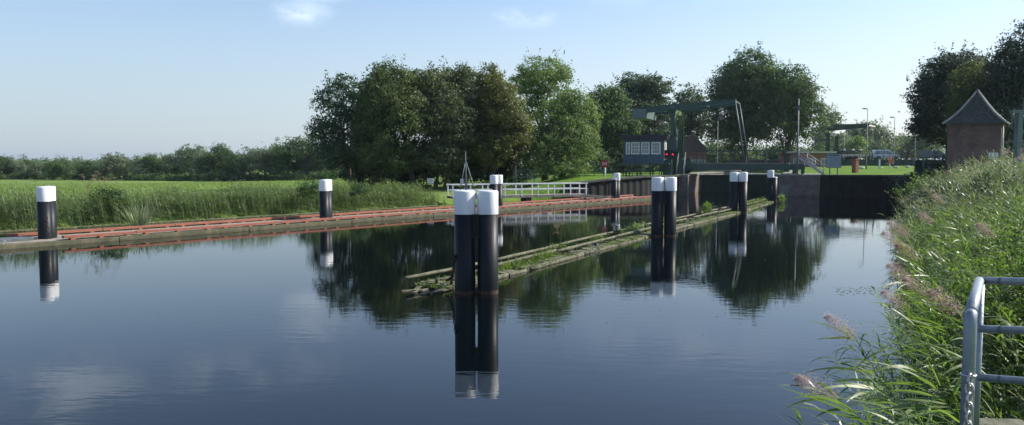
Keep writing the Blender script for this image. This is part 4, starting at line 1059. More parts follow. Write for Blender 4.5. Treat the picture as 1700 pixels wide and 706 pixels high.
for i in range(n):
    q0, q1 = i / n, (i + 1) / n; r0 = prof(q0) + .02; r1 = prof(q1) + .0
    z0 = ze + H * q0; z1 = ze + H * q1 + .015
    lo = [fh(cc_[0] + sx_ * r0, cc_[1] + sy_ * r0, z0) for sx_, sy_ in ((-1, -1), (1, -1), (1, 1), (-1, 1))]
    lo2 = [p + (0, 0, .035) for p in lo]
    hi = [fh(cc_[0] + sx_ * r1, cc_[1] + sy_ * r1, z1) for sx_, sy_ in ((-1, -1), (1, -1), (1, 1), (-1, 1))]
    vs = lo + lo2 + hi
    rb.add(vs, [(j, (j + 1) % 4, 4 + (j + 1) % 4, 4 + j) for j in range(4)] + [(4 + j, 4 + (j + 1) % 4, 8 + (j + 1) % 4, 8 + j) for j in range(4)])
    # pantile rolls along each course
    for j in range(4):
        a, c_, d_, e_ = lo2[j], lo2[(j + 1) % 4], hi[j], hi[(j + 1) % 4]; k = max(1, int(np.linalg.norm(c_ - a) / .26))
        for m_ in range(1, k):
            t = m_ / k
            if r1 > .08: rb.bar(a + (c_ - a) * t + (0, 0, .012), d_ + (e_ - d_) * (.5 + (t - .5) * 1.0) + (0, 0, .02), .05, .04)
ro = rb.build('roof', 'tile', r)
b = MB()
for sx_, sy_ in ((-1, -1), (1, -1), (1, 1), (-1, 1)):
    for i in range(n):
        q0, q1 = i / n, (i + 1) / n
        b.tube([fh(cc_[0] + sx_ * (prof(q0) + .03), cc_[1] + sy_ * (prof(q0) + .03), ze + H * q0 + .05), fh(cc_[0] + sx_ * (prof(q1) + .02), cc_[1] + sy_ * (prof(q1) + .02), ze + H * q1 + .06)], [.075, .055], 8)
b.build('hip_tiles', 'ridge', ro)
b = MB(); b.tube_prof(fh(hw / 2, hw / 2, za), [(.12, -.05), (.10, .08), (.03, .16)], 10, True, True); b.build('finial', 'tile', ro)
# shelter beside the hut
sy_ = 60.0; x0 = X_(1527, sy_); x1 = X_(1569, sy_); f = frame((x0, sy_, 0), -.1)
r = thing('open_shelter', (x0, sy_, 2), 'low grey roofed shelter left of the brick hut', 'shelter', rz=-.1)
w = x1 - x0; zr_ = Z_(250, sy_); ze_ = Z_(261, sy_)
b = MB(); b.add([f(-.1, -.5, ze_), f(w, -.5, ze_), f(w, 1.4, zr_), f(.25, 1.4, zr_), f(-.1, -.5, ze_ - .07), f(w, -.5, ze_ - .07), f(w, 1.4, zr_ - .07), f(.25, 1.4, zr_ - .07)], [(0, 1, 2, 3), (7, 6, 5, 4), (0, 4, 5, 1), (1, 5, 6, 2), (2, 6, 7, 3), (3, 7, 4, 0)]); b.build('roof', 'shelterroof', r)
b = MB(); b.box(f(w / 2, 1.2, 2.7), (w - .1, .1, 1.5), -.1); b.build('back_wall', 'green', r)
b = MB()
for x in (.1, w - .15): b.box(f(x, -.3, 2.7), (.1, .1, 1.6), -.1)
b.build('post', 'greyst', r)
b = MB(); b.box(f(w * .6, 0, 2.9), (1.1, .08, .07), -.1); b.box(f(w * .6, .1, 2.75), (1.1, .08, .07), -.1); b.build('bench_rail', 'white', r)
# white notice by the hut
ny_ = 44.0; x = X_(1647, ny_); z = Z_(259, ny_)
r = thing('notice_sign', (x, ny_, 2), 'small white notice board in front of the brick hut', 'sign')
pl = MB().box((x, ny_, z), (.52, .03, .34)).build('board', 'white', r)
b = MB()
for i in range(4): b.box((x - .02 * (i % 2), ny_ - .018, z + .1 - i * .065), (.38 - .05 * (i % 2), .004, .022))
b.build('lettering', 'ink', pl); MB().box((x, ny_ + .03, (z + 1.9) / 2), (.06, .03, z - 1.9)).build('post', 'lampst', r)
ny_ = 68.5; x = X_(714.5, ny_); z = Z_(300.5, ny_); g0 = gz(x, ny_)
r = thing('notice_sign', (x, ny_, g0), 'small pale notice under the trees left of the gangway', 'sign')
pl = MB().box((x, ny_, z), (.52, .03, .42)).build('board', 'white', r)
b = MB()
for i in range(4): b.box((x, ny_ - .018, z + .12 - i * .08), (.36, .004, .025))
b.build('lettering', 'ink', pl); MB().box((x, ny_ + .03, (z + g0) / 2 - .1), (.06, .03, z - g0 + .2)).build('post', 'lampst', r)
# steel gantry at the right edge
gy = 38.0
r = thing('steel_gantry', (X_(1687, gy), gy, 1.9), 'grey steel gantry column at the right edge beside the brick hut', 'gantry')
zt = Z_(188, gy); xg = X_(1687.5, gy)
MB().box((xg, gy, (zt + 1.8) / 2), (.22, .24, zt - 1.8)).build('column', 'greyst', r, bevel=.01)
MB().box((xg + 3.2, gy, (zt + 1.8) / 2), (.22, .24, zt - 1.8)).build('column', 'greyst', r, bevel=.01)
MB().box((xg + 1.6, gy, zt + .06), (3.9, .26, .14)).build('crossbeam', 'greyst', r)
b = MB()
for z in (zt + .35, zt + .66): b.bar((xg - .12, gy - .3, z), (xg + 3.3, gy - .3, z), .035)
for x in (0, .9, 1.8, 2.7): b.bar((xg + x, gy - .3, zt + .1), (xg + x, gy - .3, zt + .66), .04)
b.build('top_railing', 'lampst', r)
b = MB()
for x in (-.38, -.16): b.bar((xg + x, gy - .05, zt - .75), (xg + x, gy - .05, zt - .02), .035)
for z in (-.72, -.48, -.25, -.03): b.bar((xg - .4, gy - .05, zt + z), (xg + .1, gy - .05, zt + z), .03)
b.build('side_cage', 'lampst', r)
MB().tube([(xg - .19, gy, 1.9), (xg - .19, gy, zt)], .02, 6).build('conduit', 'lampst', r)
MB().bar((xg + .1, gy - .05, Z_(279, gy)), (xg + 3.2, gy - .05, Z_(279, gy)), .04).build('tie_bar', 'greyst', r)

# metal field gate, pole beside the lawn
gy_ = 78.5; x0, x1 = X_(853, gy_), X_(887, gy_); g0 = gz((x0 + x1) / 2, gy_); zt = Z_(282.5, gy_); z0 = Z_(296, gy_)
r = thing('metal_gate', (x0, gy_, g0), 'grey barred metal gate at the foot of the light green tree', 'gate')
b = MB()
for x in (x0, x1): b.box((x, gy_, (zt + g0) / 2), (.08, .08, zt - g0 + .1))
b.bar((x0, gy_, zt), (x1, gy_, zt), .05); b.bar((x0, gy_, z0 + .05), (x1, gy_, z0 + .05), .05); b.bar((x0, gy_, z0 + .1), ((x0 + x1) / 2, gy_, zt), .03); b.build('frame', 'greyst', r)
b = MB(); k = 17
for i in range(1, k): b.bar((x0 + (x1 - x0) * i / k, gy_, z0 + .05), (x0 + (x1 - x0) * i / k, gy_, zt), .022)
b.build('bars', 'greyst', r)
x = X_(856, 76); tag(MB().tube([(x, 76, gz(x, 76) - .2), (x, 76, Z_(275, 76))], .05, 8).build('wooden_post', 'bark', None, solo=(x, 76, gz(x, 76))), 'bare wooden post left of the grey metal gate', 'post')

# ------------------------------------------------------------------ foreground railing
r = thing('pipe_railing', (1.82, 3.25, 1.9), 'galvanised pipe railing in the near right corner', 'railing')
def cp(px, py, d):                                                     # a point d metres ahead
    th = R(3.78); x = (px - 850) / FPX; y = (353 - py) / FPX
    return np.array((x * d, d * (cos(th) + y * sin(th)), EYE + d * (-sin(th) + y * cos(th))))
pn = cp(1611.5, 521, 3.25); pf = cp(1626, 466, 4.45)
b = MB(); b.tube([(pn[0], pn[1], 1.75), (pn[0], pn[1], pn[2] - .05), pn + (0.0, .0, -.012), pn + (pf - pn) * .06, ], .0245, 20); b.build('post', 'galv', r)
b = MB(); b.tube([pn + (pf - pn) * .03, pf + (pf - pn) * -.02], .0245, 20); b.build('top_rail', 'galv', r)
b = MB(); b.tube([(pf[0] + .005, pf[1], 1.75), (pf[0] + .005, pf[1], pf[2] - .02)], .0225, 20); b.build('post', 'galv', r)
for (py0, py1, dz) in ((466, 470, 0), (546, 551, 0), (627, 635, 0)):
    a = cp(1628, py0, 4.45); q = cp(1700, py1 - 2, 4.2); q = a + (q - a) * 5
    b = MB(); b.tube([a, q], .0215, 18); ro = b.build('rail', 'galv', r)
    jn_ = cp(1665, (py0 + py1) / 2, 4.33); d = (q - a) / np.linalg.norm(q - a)
    jt_ = a + d * np.dot(jn_ - a, d)
    b = MB(); b.tube([jt_ - d * .008, jt_ + d * .008], .0222, 18); b.build('rail_sleeve', 'lampst', ro)
q = cp(1700, 468, 4.2); q = cp(1628, 466, 4.45) + (q - cp(1628, 466, 4.45)) * 5
b = MB(); b.tube([(q[0], q[1], 1.75), (q[0], q[1], q[2])], .0225, 18); b.build('post', 'galv', r)
b = MB(); b.chain(pn + (-.012, -.035, -.245), (pn[0] - .02, pn[1] - .035, 1.95), 0, .052, .0055)
b.torus(pn + (0, 0, -.25), .028, .004, (0, 0, 1), 18, 6)
tag(b.build('chain', 'galv_chain', None), 'bright chain hanging on the nearest railing post', 'chain')
r = thing('wooden_landing', (2.9, 4.9, 1.8), 'weathered timber edging below the galvanised railing', 'planks')
b = MB(); p0 = cp(1622, 700, 4.55); b.bar((2.88, 4.92, 1.86), (3.2, 4.9, 1.86), .14, .12); b.bar((3.23, 4.88, 1.86), (4.6, 4.78, 1.86), .14, .12); b.build('timber', 'log', r, bevel=.008)
# ------------------------------------------------------------------ trees
def crown_np(rs, ells, n_clump, n_leaf, leaf, sprigs=.25, flat=.75, up=.25, clump=None, shell=.5, droop=0.0, gap=.0, lump=.11):
    """leaf quads on twigs spread through uneven ellipsoids. ells: (cx,cy,cz,rx,ry,rz)"""
    Vs = []; Ns = []; T = []; centres = []
    vol = np.array([e[3] * e[4] * e[5] for e in ells]) ** .67; share = vol / vol.sum()
    for e, sh in zip(ells, share):
        c = np.array(e[:3]); rad = np.array(e[3:6]); per = 22; k = max(6, int(n_leaf * sh / per)); R0 = rad.mean()
        ph = rs.uniform(0, 6.28, 12); d = rs.normal(size=(k, 3)); d /= np.linalg.norm(d, axis=1)[:, None]
        lowm = (d[:, 2] < -.45) & (rs.random(k) < .6); d[lowm, 2] *= -.5; d /= np.linalg.norm(d, axis=1)[:, None]
        u = d * R0
        f = lambda s, a: np.sin(u[:, 0] * s + ph[a] + 1.3 * np.sin(u[:, 2] * s * .8 + ph[a + 1])) * np.sin(u[:, 1] * s * .9 + ph[a + 2]) * 1.0 + .6 * np.sin(u[:, 2] * s * 1.1 + ph[a + 3] + u[:, 0] * s * .5)
        lm = lump * (f(2.2 / R0 * 1.3, 0) + .7 * f(5.5 / R0, 4)) + .05 * f(11 / R0, 8)
        q = np.where(rs.random(k) < .7, rs.uniform(.74, 1.02, k), rs.uniform(.25, .8, k))
        if gap: keep = (f(4.6 / R0, 2) + rs.normal(0, .3, k)) > gap - 1.4
        else: keep = np.ones(k, bool)
        cc = (c + d * rad * (q * (1 + lm - lump * .3))[:, None])[keep]; d = d[keep]; q = q[keep]; k = len(cc)
        rc = leaf * rs.uniform(1.3, 3.0, k); tc_ = rs.random(k)
        big = .5 + .5 * np.sin(cc[:, 0] * 1.7 / R0 * 2 + ph[5]) * np.sin(cc[:, 2] * 2.1 / R0 * 2 + ph[6])
        n = k * per; C = np.repeat(cc, per, 0); D = np.repeat(d, per, 0); RC = np.repeat(rc, per)[:, None]
        v = rs.normal(size=(n, 3)); v /= np.linalg.norm(v, axis=1)[:, None]
        p = C + v * (rs.random((n, 1)) ** .5) * RC * np.array((1.2, 1.2, flat))
        if droop: p[:, 2] -= droop * rs.random(n) * RC[:, 0]
        Vs.append(p); Ns.append(v * .5 + D * .6 + rs.normal(size=(n, 3)) * .5 + np.array((0, 0, up)))
        T.append(np.clip(.25 * np.repeat(tc_, per) + .35 * rs.random(n) + .4 * np.repeat(big, per), 0, 1))
        for j in rs.permutation(k)[:60]: centres.append((cc[j], rc[j], q[j], d[j]))
        sj = np.where((rs.random(k) < sprigs * .5) & (q > .8))[0]          # shoots reaching past the outline
        if len(sj):
            kk = 12; L = leaf * rs.uniform(2.5, 6.5, len(sj)); dd = d[sj] * .8 + np.stack([np.zeros(len(sj)), np.zeros(len(sj)), rs.uniform(-.2, .9, len(sj))], 1); dd /= np.linalg.norm(dd, axis=1)[:, None]
            t = rs.random((len(sj), kk, 1)); pp = cc[sj][:, None] + dd[:, None] * (t * L[:, None, None]) + rs.normal(size=(len(sj), kk, 3)) * leaf * (.9 - .6 * t)
            Vs.append(pp.reshape(-1, 3)); Ns.append(rs.normal(size=(len(sj) * kk, 3))); T.append(rs.random(len(sj) * kk))
    P = np.concatenate(Vs); Nn = np.concatenate(Ns); T = np.concatenate(T)
    Nn /= np.linalg.norm(Nn, axis=1)[:, None] + 1e-9
    a = np.cross(Nn, rs.normal(size=Nn.shape)); a /= np.linalg.norm(a, axis=1)[:, None] + 1e-9; b = np.cross(Nn, a)
    L = leaf * rs.uniform(.55, 1.25, (len(P), 1)); Wd = L * rs.uniform(.5, .75, (len(P), 1)); bend = Nn * L * .12
    V = np.stack([P - a * L * .5, P + b * Wd * .5 - bend, P + a * L * .5, P - b * Wd * .5 - bend], 1).reshape(-1, 3)
    F = np.arange(len(V)).reshape(-1, 4)
    centres = [centres[i] for i in rs.permutation(len(centres))]
    return V, F, T, centres
def tree(name, label, base, ells, m, seed, n_leaf=14000, leaf=.24, trunk_r=.25, n_clump=90, trunk_to=None, lean=0, group=None, limbs=12, cat='tree', **kw):
    rs = np.random.RandomState(seed); x, y = base; z = gz(x, y)
    r = thing(name, (x, y, z), label, cat, group=group)
    V, F, T, cen = crown_np(rs, ells, n_clump, n_leaf, leaf, **kw)
    np_mesh('crown', V, F, m, r, T, origin=(x, y, z))
    zc = sum(e[2] for e in ells) / len(ells); xc = sum(e[0] for e in ells) / len(ells); yc = sum(e[1] for e in ells) / len(ells)
    top = np.array((xc, yc, trunk_to or zc + ells[0][5] * .3)); b0 = np.array((x, y, z - .15)); b = MB(); k = 7; pts = []
    for i in range(k):
        t = i / (k - 1); p = b0 + (top - b0) * t; p[:2] += rs.normal(size=2) * .10 * t; pts.append(p)
    b.tube(pts, [trunk_r * (1.35 if i == 0 else 1 - .75 * i / (k - 1)) for i in range(k)], 9)
    idx = rs.permutation(len(cen))[:limbs * 2]
    for j in idx[:limbs]:
        cc = cen[j][0]; t = rs.uniform(.25, .85); s = pts[0] + (pts[-1] - pts[0]) * t
        if cc[2] < s[2] - .3: s = pts[0] + (pts[-1] - pts[0]) * .3
        mid = (s + cc) / 2 + np.array((0, 0, .12 * np.linalg.norm(cc - s))); r0 = trunk_r * .42
        b.tube([s, (s + mid) / 2 + rs.normal(size=3) * .08, mid, cc], [r0, r0 * .7, r0 * .45, r0 * .15], 6)
    b.build('trunk', 'bark', r)
    return r
def E(px, py, Y, wpx, hpx, dy=None):
    """a crown lobe from its place and size seen at distance Y (half width and half height)"""
    rx = wpx / FPX * Y; rz = hpx / FPX * Y
    return (X_(px, Y), Y, Z_(py, Y), rx, dy or rx, rz)
bX = lambda px, Y: (X_(px, Y), Y)
tree('bluish_tree', 'leftmost dark tree of the main clump, open crown leaning left', bX(585, 82), [E(562, 195, 82, 40, 66), E(543, 235, 82, 36, 50), E(590, 225, 82, 38, 62), E(556, 262, 81, 34, 26), E(575, 150, 82, 22, 28)], 'lf_dark', 1, 17000, .25, .24, 80, sprigs=.35, gap=.75)
tree('broadleaf_tree', 'tallest dark green tree of the clump left of centre', bX(690, 78.5), [E(652, 160, 79, 50, 60), E(700, 160, 81, 34, 52), E(668, 205, 78, 66, 72), E(650, 262, 77.5, 55, 32), E(625, 215, 80, 36, 70)], 'lf_olive', 2, 54000, .24, .3, 130, sprigs=.2)
tree('broadleaf_tree', 'dark tree filling the shade between the bluish and the tallest tree', bX(622, 81), [E(622, 190, 81, 34, 62), E(612, 245, 80, 34, 46), E(640, 140, 81, 20, 26)], 'lf_mid', 3, 20000, .24, .22, 70, sprigs=.22)
tree('broadleaf_tree', 'olive green tree right behind the tripod mast', bX(722, 79), [E(722, 170, 79.5, 40, 58), E(742, 205, 78, 44, 62), E(782, 178, 82, 30, 50), E(750, 155, 82, 34, 44), E(735, 262, 77, 38, 32)], 'lf_grey', 4, 42000, .24, .18, 105, sprigs=.18, limbs=10)
tree('grey_leaved_tree', 'greyish brown drooping tree above the tripod mast', bX(735, 77), [E(760, 215, 77, 32, 52), E(772, 180, 79, 28, 46), E(768, 135, 80, 18, 26), E(790, 200, 81, 26, 60), E(790, 255, 82, 34, 40)], 'lf_grey', 5, 24000, .23, .14, 70, sprigs=.18)
tree('rusty_tree', 'pointed tree with olive and rusty leaves above the gangway', bX(817, 79), [E(828, 190, 79, 42, 60), E(812, 150, 80, 26, 38), E(808, 200, 81, 34, 50), E(852, 222, 78, 34, 46), E(826, 250, 78, 40, 34)], 'lf_rust', 6, 40000, .23, .2, 100, sprigs=.18)
tree('light_green_tree', 'tall light green tree with airy top, centre of the skyline', bX(905, 87), [E(898, 138, 87, 52, 42), E(905, 185, 87, 48, 44), E(872, 150, 88, 32, 34), E(925, 130, 88, 26, 26)], 'lf_light', 7, 22000, .22, .32, 95, sprigs=.25, gap=.6)
tree('light_green_tree', 'broad light green tree reaching the lawn beside the metal gate', bX(935, 82), [E(948, 190, 82, 44, 44), E(940, 235, 81, 54, 46), E(900, 250, 80, 44, 42), E(965, 215, 82, 30, 50), E(930, 276, 79.5, 50, 18)], 'lf_light', 8, 40000, .22, .25, 130, sprigs=.25, droop=.8)
tree('broadleaf_tree', 'dark green tree just right of the light green trees', bX(1012, 108), [E(1008, 190, 108, 36, 50), E(1000, 232, 107, 36, 40), E(1025, 225, 106, 36, 42)], 'lf_mid', 9, 28000, .32, .3, 90)
tree('pine_tree', 'dark pine like tree rising behind the control cabin', bX(1070, 116), [E(1055, 152, 116, 34, 30), E(1085, 160, 116, 30, 36), E(1070, 205, 115, 50, 46), E(1085, 235, 113, 46, 30)], 'lf_dark', 10, 28000, .34, .35, 100, flat=.5, sprigs=.3)
tree('broadleaf_tree', 'dark tree partly hidden behind the bridge portal', bX(1142, 132), [E(1140, 180, 132, 30, 36), E(1150, 215, 131, 40, 46), E(1120, 225, 130, 34, 34)], 'lf_dark', 11, 14000, .38, .35, 80, sprigs=.22)
tree('large_maple_tree', 'largest round dark tree above the drawbridge beam', bX(1235, 124), [E(1240, 135, 124, 58, 48), E(1215, 175, 123, 46, 50), E(1262, 175, 122, 56, 56), E(1225, 220, 122, 50, 34)], 'lf_mid', 12, 54000, .34, .5, 150, sprigs=.18)
tree('large_maple_tree', 'dark tree with visible trunk right of the bridge hangers', bX(1303, 118), [E(1308, 160, 118, 44, 50), E(1330, 195, 117, 38, 46), E(1295, 205, 117, 46, 44)], 'lf_mid', 13, 30000, .32, .42, 110, sprigs=.18)
# hazy trees beyond the far bridge
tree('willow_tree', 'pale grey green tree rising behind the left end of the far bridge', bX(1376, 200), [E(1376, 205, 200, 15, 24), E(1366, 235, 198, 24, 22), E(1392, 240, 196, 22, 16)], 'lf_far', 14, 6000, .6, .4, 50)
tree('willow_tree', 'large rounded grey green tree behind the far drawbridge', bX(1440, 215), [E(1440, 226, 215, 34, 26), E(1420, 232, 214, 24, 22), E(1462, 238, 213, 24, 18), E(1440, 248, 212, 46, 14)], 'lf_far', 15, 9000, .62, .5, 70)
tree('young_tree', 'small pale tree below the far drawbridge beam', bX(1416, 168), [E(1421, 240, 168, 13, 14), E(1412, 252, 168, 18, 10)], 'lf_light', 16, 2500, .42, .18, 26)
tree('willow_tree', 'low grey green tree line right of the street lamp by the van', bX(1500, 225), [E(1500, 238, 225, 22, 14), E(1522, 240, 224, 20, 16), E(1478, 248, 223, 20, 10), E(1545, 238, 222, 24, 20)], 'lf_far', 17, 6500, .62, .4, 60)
# right bank
tree('copper_beech_tree', 'big dark beech with drooping branches left of the brick hut', bX(1582, 74), [E(1582, 128, 74, 48, 46), E(1545, 165, 73, 36, 52), E(1590, 180, 74, 54, 62), E(1560, 215, 72, 40, 30), E(1532, 205, 72, 24, 34)], 'lf_beech', 18, 56000, .22, .5, 130, sprigs=.4, flat=.45)
tree('hornbeam_tree', 'yellow green tree leaning over the brick hut roof', bX(1640, 66), [E(1625, 140, 66, 52, 38), E(1600, 185, 65, 34, 42), E(1660, 175, 66, 50, 60), E(1640, 235, 63, 60, 40)], 'lf_lime', 19, 36000, .18, .4, 120, sprigs=.25, flat=.5)
tree('broadleaf_tree', 'tall dark tree at the top right corner', bX(1712, 62), [E(1712, 110, 62, 70, 70), E(1690, 160, 62, 58, 60), E(1705, 230, 58, 56, 45)], 'lf_beech', 20, 36000, .21, .45, 120, sprigs=.3)

# far tree line at the left: one individual per tree
rs = np.random.RandomState(77)
protos = []
for k in range(5):
    w = rs.uniform(2.7, 3.7); h = 6.0
    ells = [(0, 0, h * .60, w, w, h * .38), (rs.uniform(-1.4, 1.4), 0, h * .72, w * .6, w * .6, h * .30), (rs.uniform(-2, 2), -.5, h * .35, w * .95, w * .8, h * .34)]
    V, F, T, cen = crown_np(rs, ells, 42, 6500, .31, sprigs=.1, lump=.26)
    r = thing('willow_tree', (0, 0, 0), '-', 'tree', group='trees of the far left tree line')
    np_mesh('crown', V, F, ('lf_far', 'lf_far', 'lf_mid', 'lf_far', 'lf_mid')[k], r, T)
    b = MB(); b.tube([(0, 0, -.3), (.05, 0, 2.0), (0, 0, 4.6)], [.28, .2, .08], 7)
    for j in range(5): c_ = cen[j][0]; b.tube([(0, 0, 1.6 + .4 * j), tuple(c_ * .6 + np.array((0, 0, .8))), tuple(c_)], [.11, .07, .03], 5)
    b.build('trunk', 'bark', r); protos.append(r)
line = []
px = -30; Yl = 186.0
tops = [(-30, 262), (40, 259), (75, 272), (100, 264), (150, 262), (175, 266), (208, 260), (235, 258), (262, 256), (300, 250), (350, 248), (400, 246), (450, 242), (500, 238), (560, 238), (700, 240)]
def top_at(px): return float(np.interp(px, [a for a, _ in tops], [b for _, b in tops]))
k = 0
ords = ['first', 'second', 'third', 'fourth', 'fifth', 'sixth', 'seventh', 'eighth', 'ninth', 'tenth', 'eleventh', 'twelfth', 'thirteenth', 'fourteenth', 'fifteenth', 'sixteenth', 'seventeenth', 'eighteenth', 'nineteenth', 'twentieth']
while px < 560:
    Yt = Yl + rs.uniform(-7, 7) - max(0, (px - 250) / 300) * 30
    hh = (-top_at(px) + 265) / FPX * Yt + EYE + rs.uniform(-.9, .9); x = X_(px, Yt); z = gz(x, Yt)
    src = protos[k % 5] if k >= 5 else None
    o = copy_tree(protos[rs.randint(5)]) if k >= 5 else protos[k]
    sc = (hh - z) / 6.1 * rs.uniform(.92, 1.2); o.location = (x, Yt, z - .1); o.rotation_euler = (0, 0, rs.uniform(0, 6.28)); o.scale = (sc * rs.uniform(.8, 1.12), sc * 1.0, sc)
    line.append((px, o)); px += rs.uniform(15, 27); k += 1
line.sort(key=lambda a: a[0])
vis = [o for p, o in line if 0 < p < 515]
for i, (p, o) in enumerate(line):
    if o in vis:
        j = vis.index(o); n = len(vis)
        o['label'] = ('far willow, %s from the left end of the distant tree line' % ords[j]) if j < n / 2 else ('far willow, %s from the right end of the distant tree line' % ords[n - 1 - j])
    elif p <= 0: o['label'] = 'far willow cut by the left edge of the picture'; o['group'] = 'willows cut by the left edge'
    else: o['label'] = 'far willow hidden behind the bluish tree of the main clump'; o['group'] = 'willows behind the main clump'
# ground level scrub that closes the horizon: masses nobody could count
def scrub(name, label, pts, hgt, depth, m, seed, n, leaf, dens=1.0):
    """a bushy mass along a line of (x, y)"""
    rs = np.random.RandomState(seed); ells = []
    for a, b in zip(pts[:-1], pts[1:]):
        L = math.dist(a, b); k = max(1, int(L / (hgt * .8)))
        for i in range(k):
            q = (i + rs.random()) / k; h = hgt * rs.uniform(.65, 1.1); x = a[0] + (b[0] - a[0]) * q; y = a[1] + (b[1] - a[1]) * q + rs.uniform(-.5, .5) * depth
            ells.append((x, y, gz(x, y) + h * .42, h * rs.uniform(.7, 1.1), depth * .6, h * .58))
    V, F, T, _ = crown_np(rs, ells, int(len(ells) * 9), n, leaf, sprigs=.04)
    o = np_mesh(name, V, F, m, None, T); tag(o, label, name.replace('_', ' '), kind='stuff'); return o
scrub('undergrowth', 'dense low scrub at the foot of the far tree line', [bX(-60, 187), bX(120, 184), bX(300, 172), bX(560, 148)], 1.5, 3, 'lf_mid', 31, 26000, .36)
scrub('undergrowth', 'shady undergrowth below the main tree clump', [bX(585, 84), bX(640, 84), bX(760, 85), bX(870, 88)], 5.0, 3, 'lf_dark', 32, 42000, .28)
scrub('undergrowth', 'dark hedge behind the green fence and the cabin', [bX(960, 100), bX(1040, 106), bX(1125, 126)], 4.2, 3, 'lf_dark', 33, 26000, .32)
scrub('undergrowth', 'green hedge under the trees beyond the drawbridge', [bX(1165, 150), bX(1260, 152), bX(1350, 160), bX(1400, 170)], 4.6, 4, 'lf_mid', 34, 26000, .4)
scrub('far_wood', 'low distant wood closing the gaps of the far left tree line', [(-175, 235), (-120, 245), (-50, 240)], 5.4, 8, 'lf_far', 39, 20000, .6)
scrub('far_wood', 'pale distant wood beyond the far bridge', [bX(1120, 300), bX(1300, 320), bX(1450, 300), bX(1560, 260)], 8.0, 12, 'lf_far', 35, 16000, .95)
scrub('far_wood', 'distant wood behind the trees left of centre', [bX(500, 240), bX(700, 260), bX(900, 280), bX(1100, 300)], 8.0, 12, 'lf_mid', 36, 12000, .95)
scrub('undergrowth', 'dark bushes between the brick hut and the beech', [bX(1530, 66), bX(1570, 58), bX(1660, 56), bX(1760, 50)], 3.2, 2.5, 'lf_beech', 37, 24000, .2)
scrub('undergrowth', 'low hedge on the right bank behind the gantry', [bX(1660, 47), bX(1760, 42), bX(1900, 38)], 1.6, 1.2, 'lf_lime', 38, 9000, .13)
# small shrub on the near left bank
tree('round_shrub', 'round leafy shrub standing behind the second pile pair', bX(595, 55), [(X_(597, 55), 55, 1.35, .75, .7, .75)], 'lf_mid', 41, 1500, .11, .03, 14, limbs=4, cat='shrub')
tree('round_shrub', 'dark leafy bush at the field edge left of the second pile pair', bX(513, 52.5), [(X_(513, 52.5), 52.5, 1.5, .8, .7, .6)], 'lf_mid', 42, 1500, .11, .03, 14, limbs=4, cat='shrub')
tree('round_shrub', 'leafy bush in the reeds beyond the leftmost pile', bX(185, 44), [(X_(175, 44), 44, 1.55, .9, .7, .55), (X_(190, 44), 44, 1.2, .8, .7, .8)], 'lf_mid', 43, 2400, .10, .03, 18, limbs=4, cat='shrub')

# ------------------------------------------------------------------ blades, reeds, weeds
def blades(P, az, L, rise, droop, wd, seg, rs, twist=.6, taper=True):
    """arching ribbon leaves; arrays of N. rise: start angle above horizontal; droop: how far the tip bends down"""
    n = len(P); t = np.linspace(0, 1, seg + 1)[None, :]
    ang = rise[:, None] - droop[:, None] * t
    ds = (L / seg)[:, None]
    hx = np.concatenate([np.zeros((n, 1)), np.cumsum(np.cos(ang[:, :-1]) * ds, 1)], 1)
    hz = np.concatenate([np.zeros((n, 1)), np.cumsum(np.sin(ang[:, :-1]) * ds, 1)], 1)
    dx, dy = np.cos(az)[:, None], np.sin(az)[:, None]
    C = np.stack([P[:, 0:1] + hx * dx, P[:, 1:2] + hx * dy, P[:, 2:3] + hz], 2)
    prof = (np.minimum(1, .45 + 3 * t) * (1 - t ** 2.2) + .03) if taper else np.ones_like(t) * (1 - .5 * t)
    w = wd[:, None] * prof * .5
    tw = rs.uniform(-twist, twist, (n, 1))
    sx = -dy * np.cos(tw) ; sy = dx * np.cos(tw); sz = np.sin(tw) * np.ones_like(sx)
    Sd = np.stack([sx * np.ones_like(w) * w, sy * np.ones_like(w) * w, sz * w], 2)
    A = C - Sd; B_ = C + Sd
    V = np.stack([A, B_], 2).reshape(n, -1, 3)             # per blade 2*(seg+1)
    base = (np.arange(n) * 2 * (seg + 1))[:, None, None]; k = np.arange(seg)[None, :, None] * 2
    F = (base + k + np.array([0, 1, 3, 2])[None, None, :]).reshape(-1, 4)
    return V.reshape(-1, 3), F, seg
def blade_mesh(parts):
    V = []; F = []; T = []; off = 0
    for v, f, t in parts: V.append(v); F.append(f + off); T.append(t); off += len(v)
    return np.concatenate(V), np.concatenate(F), np.concatenate(T)
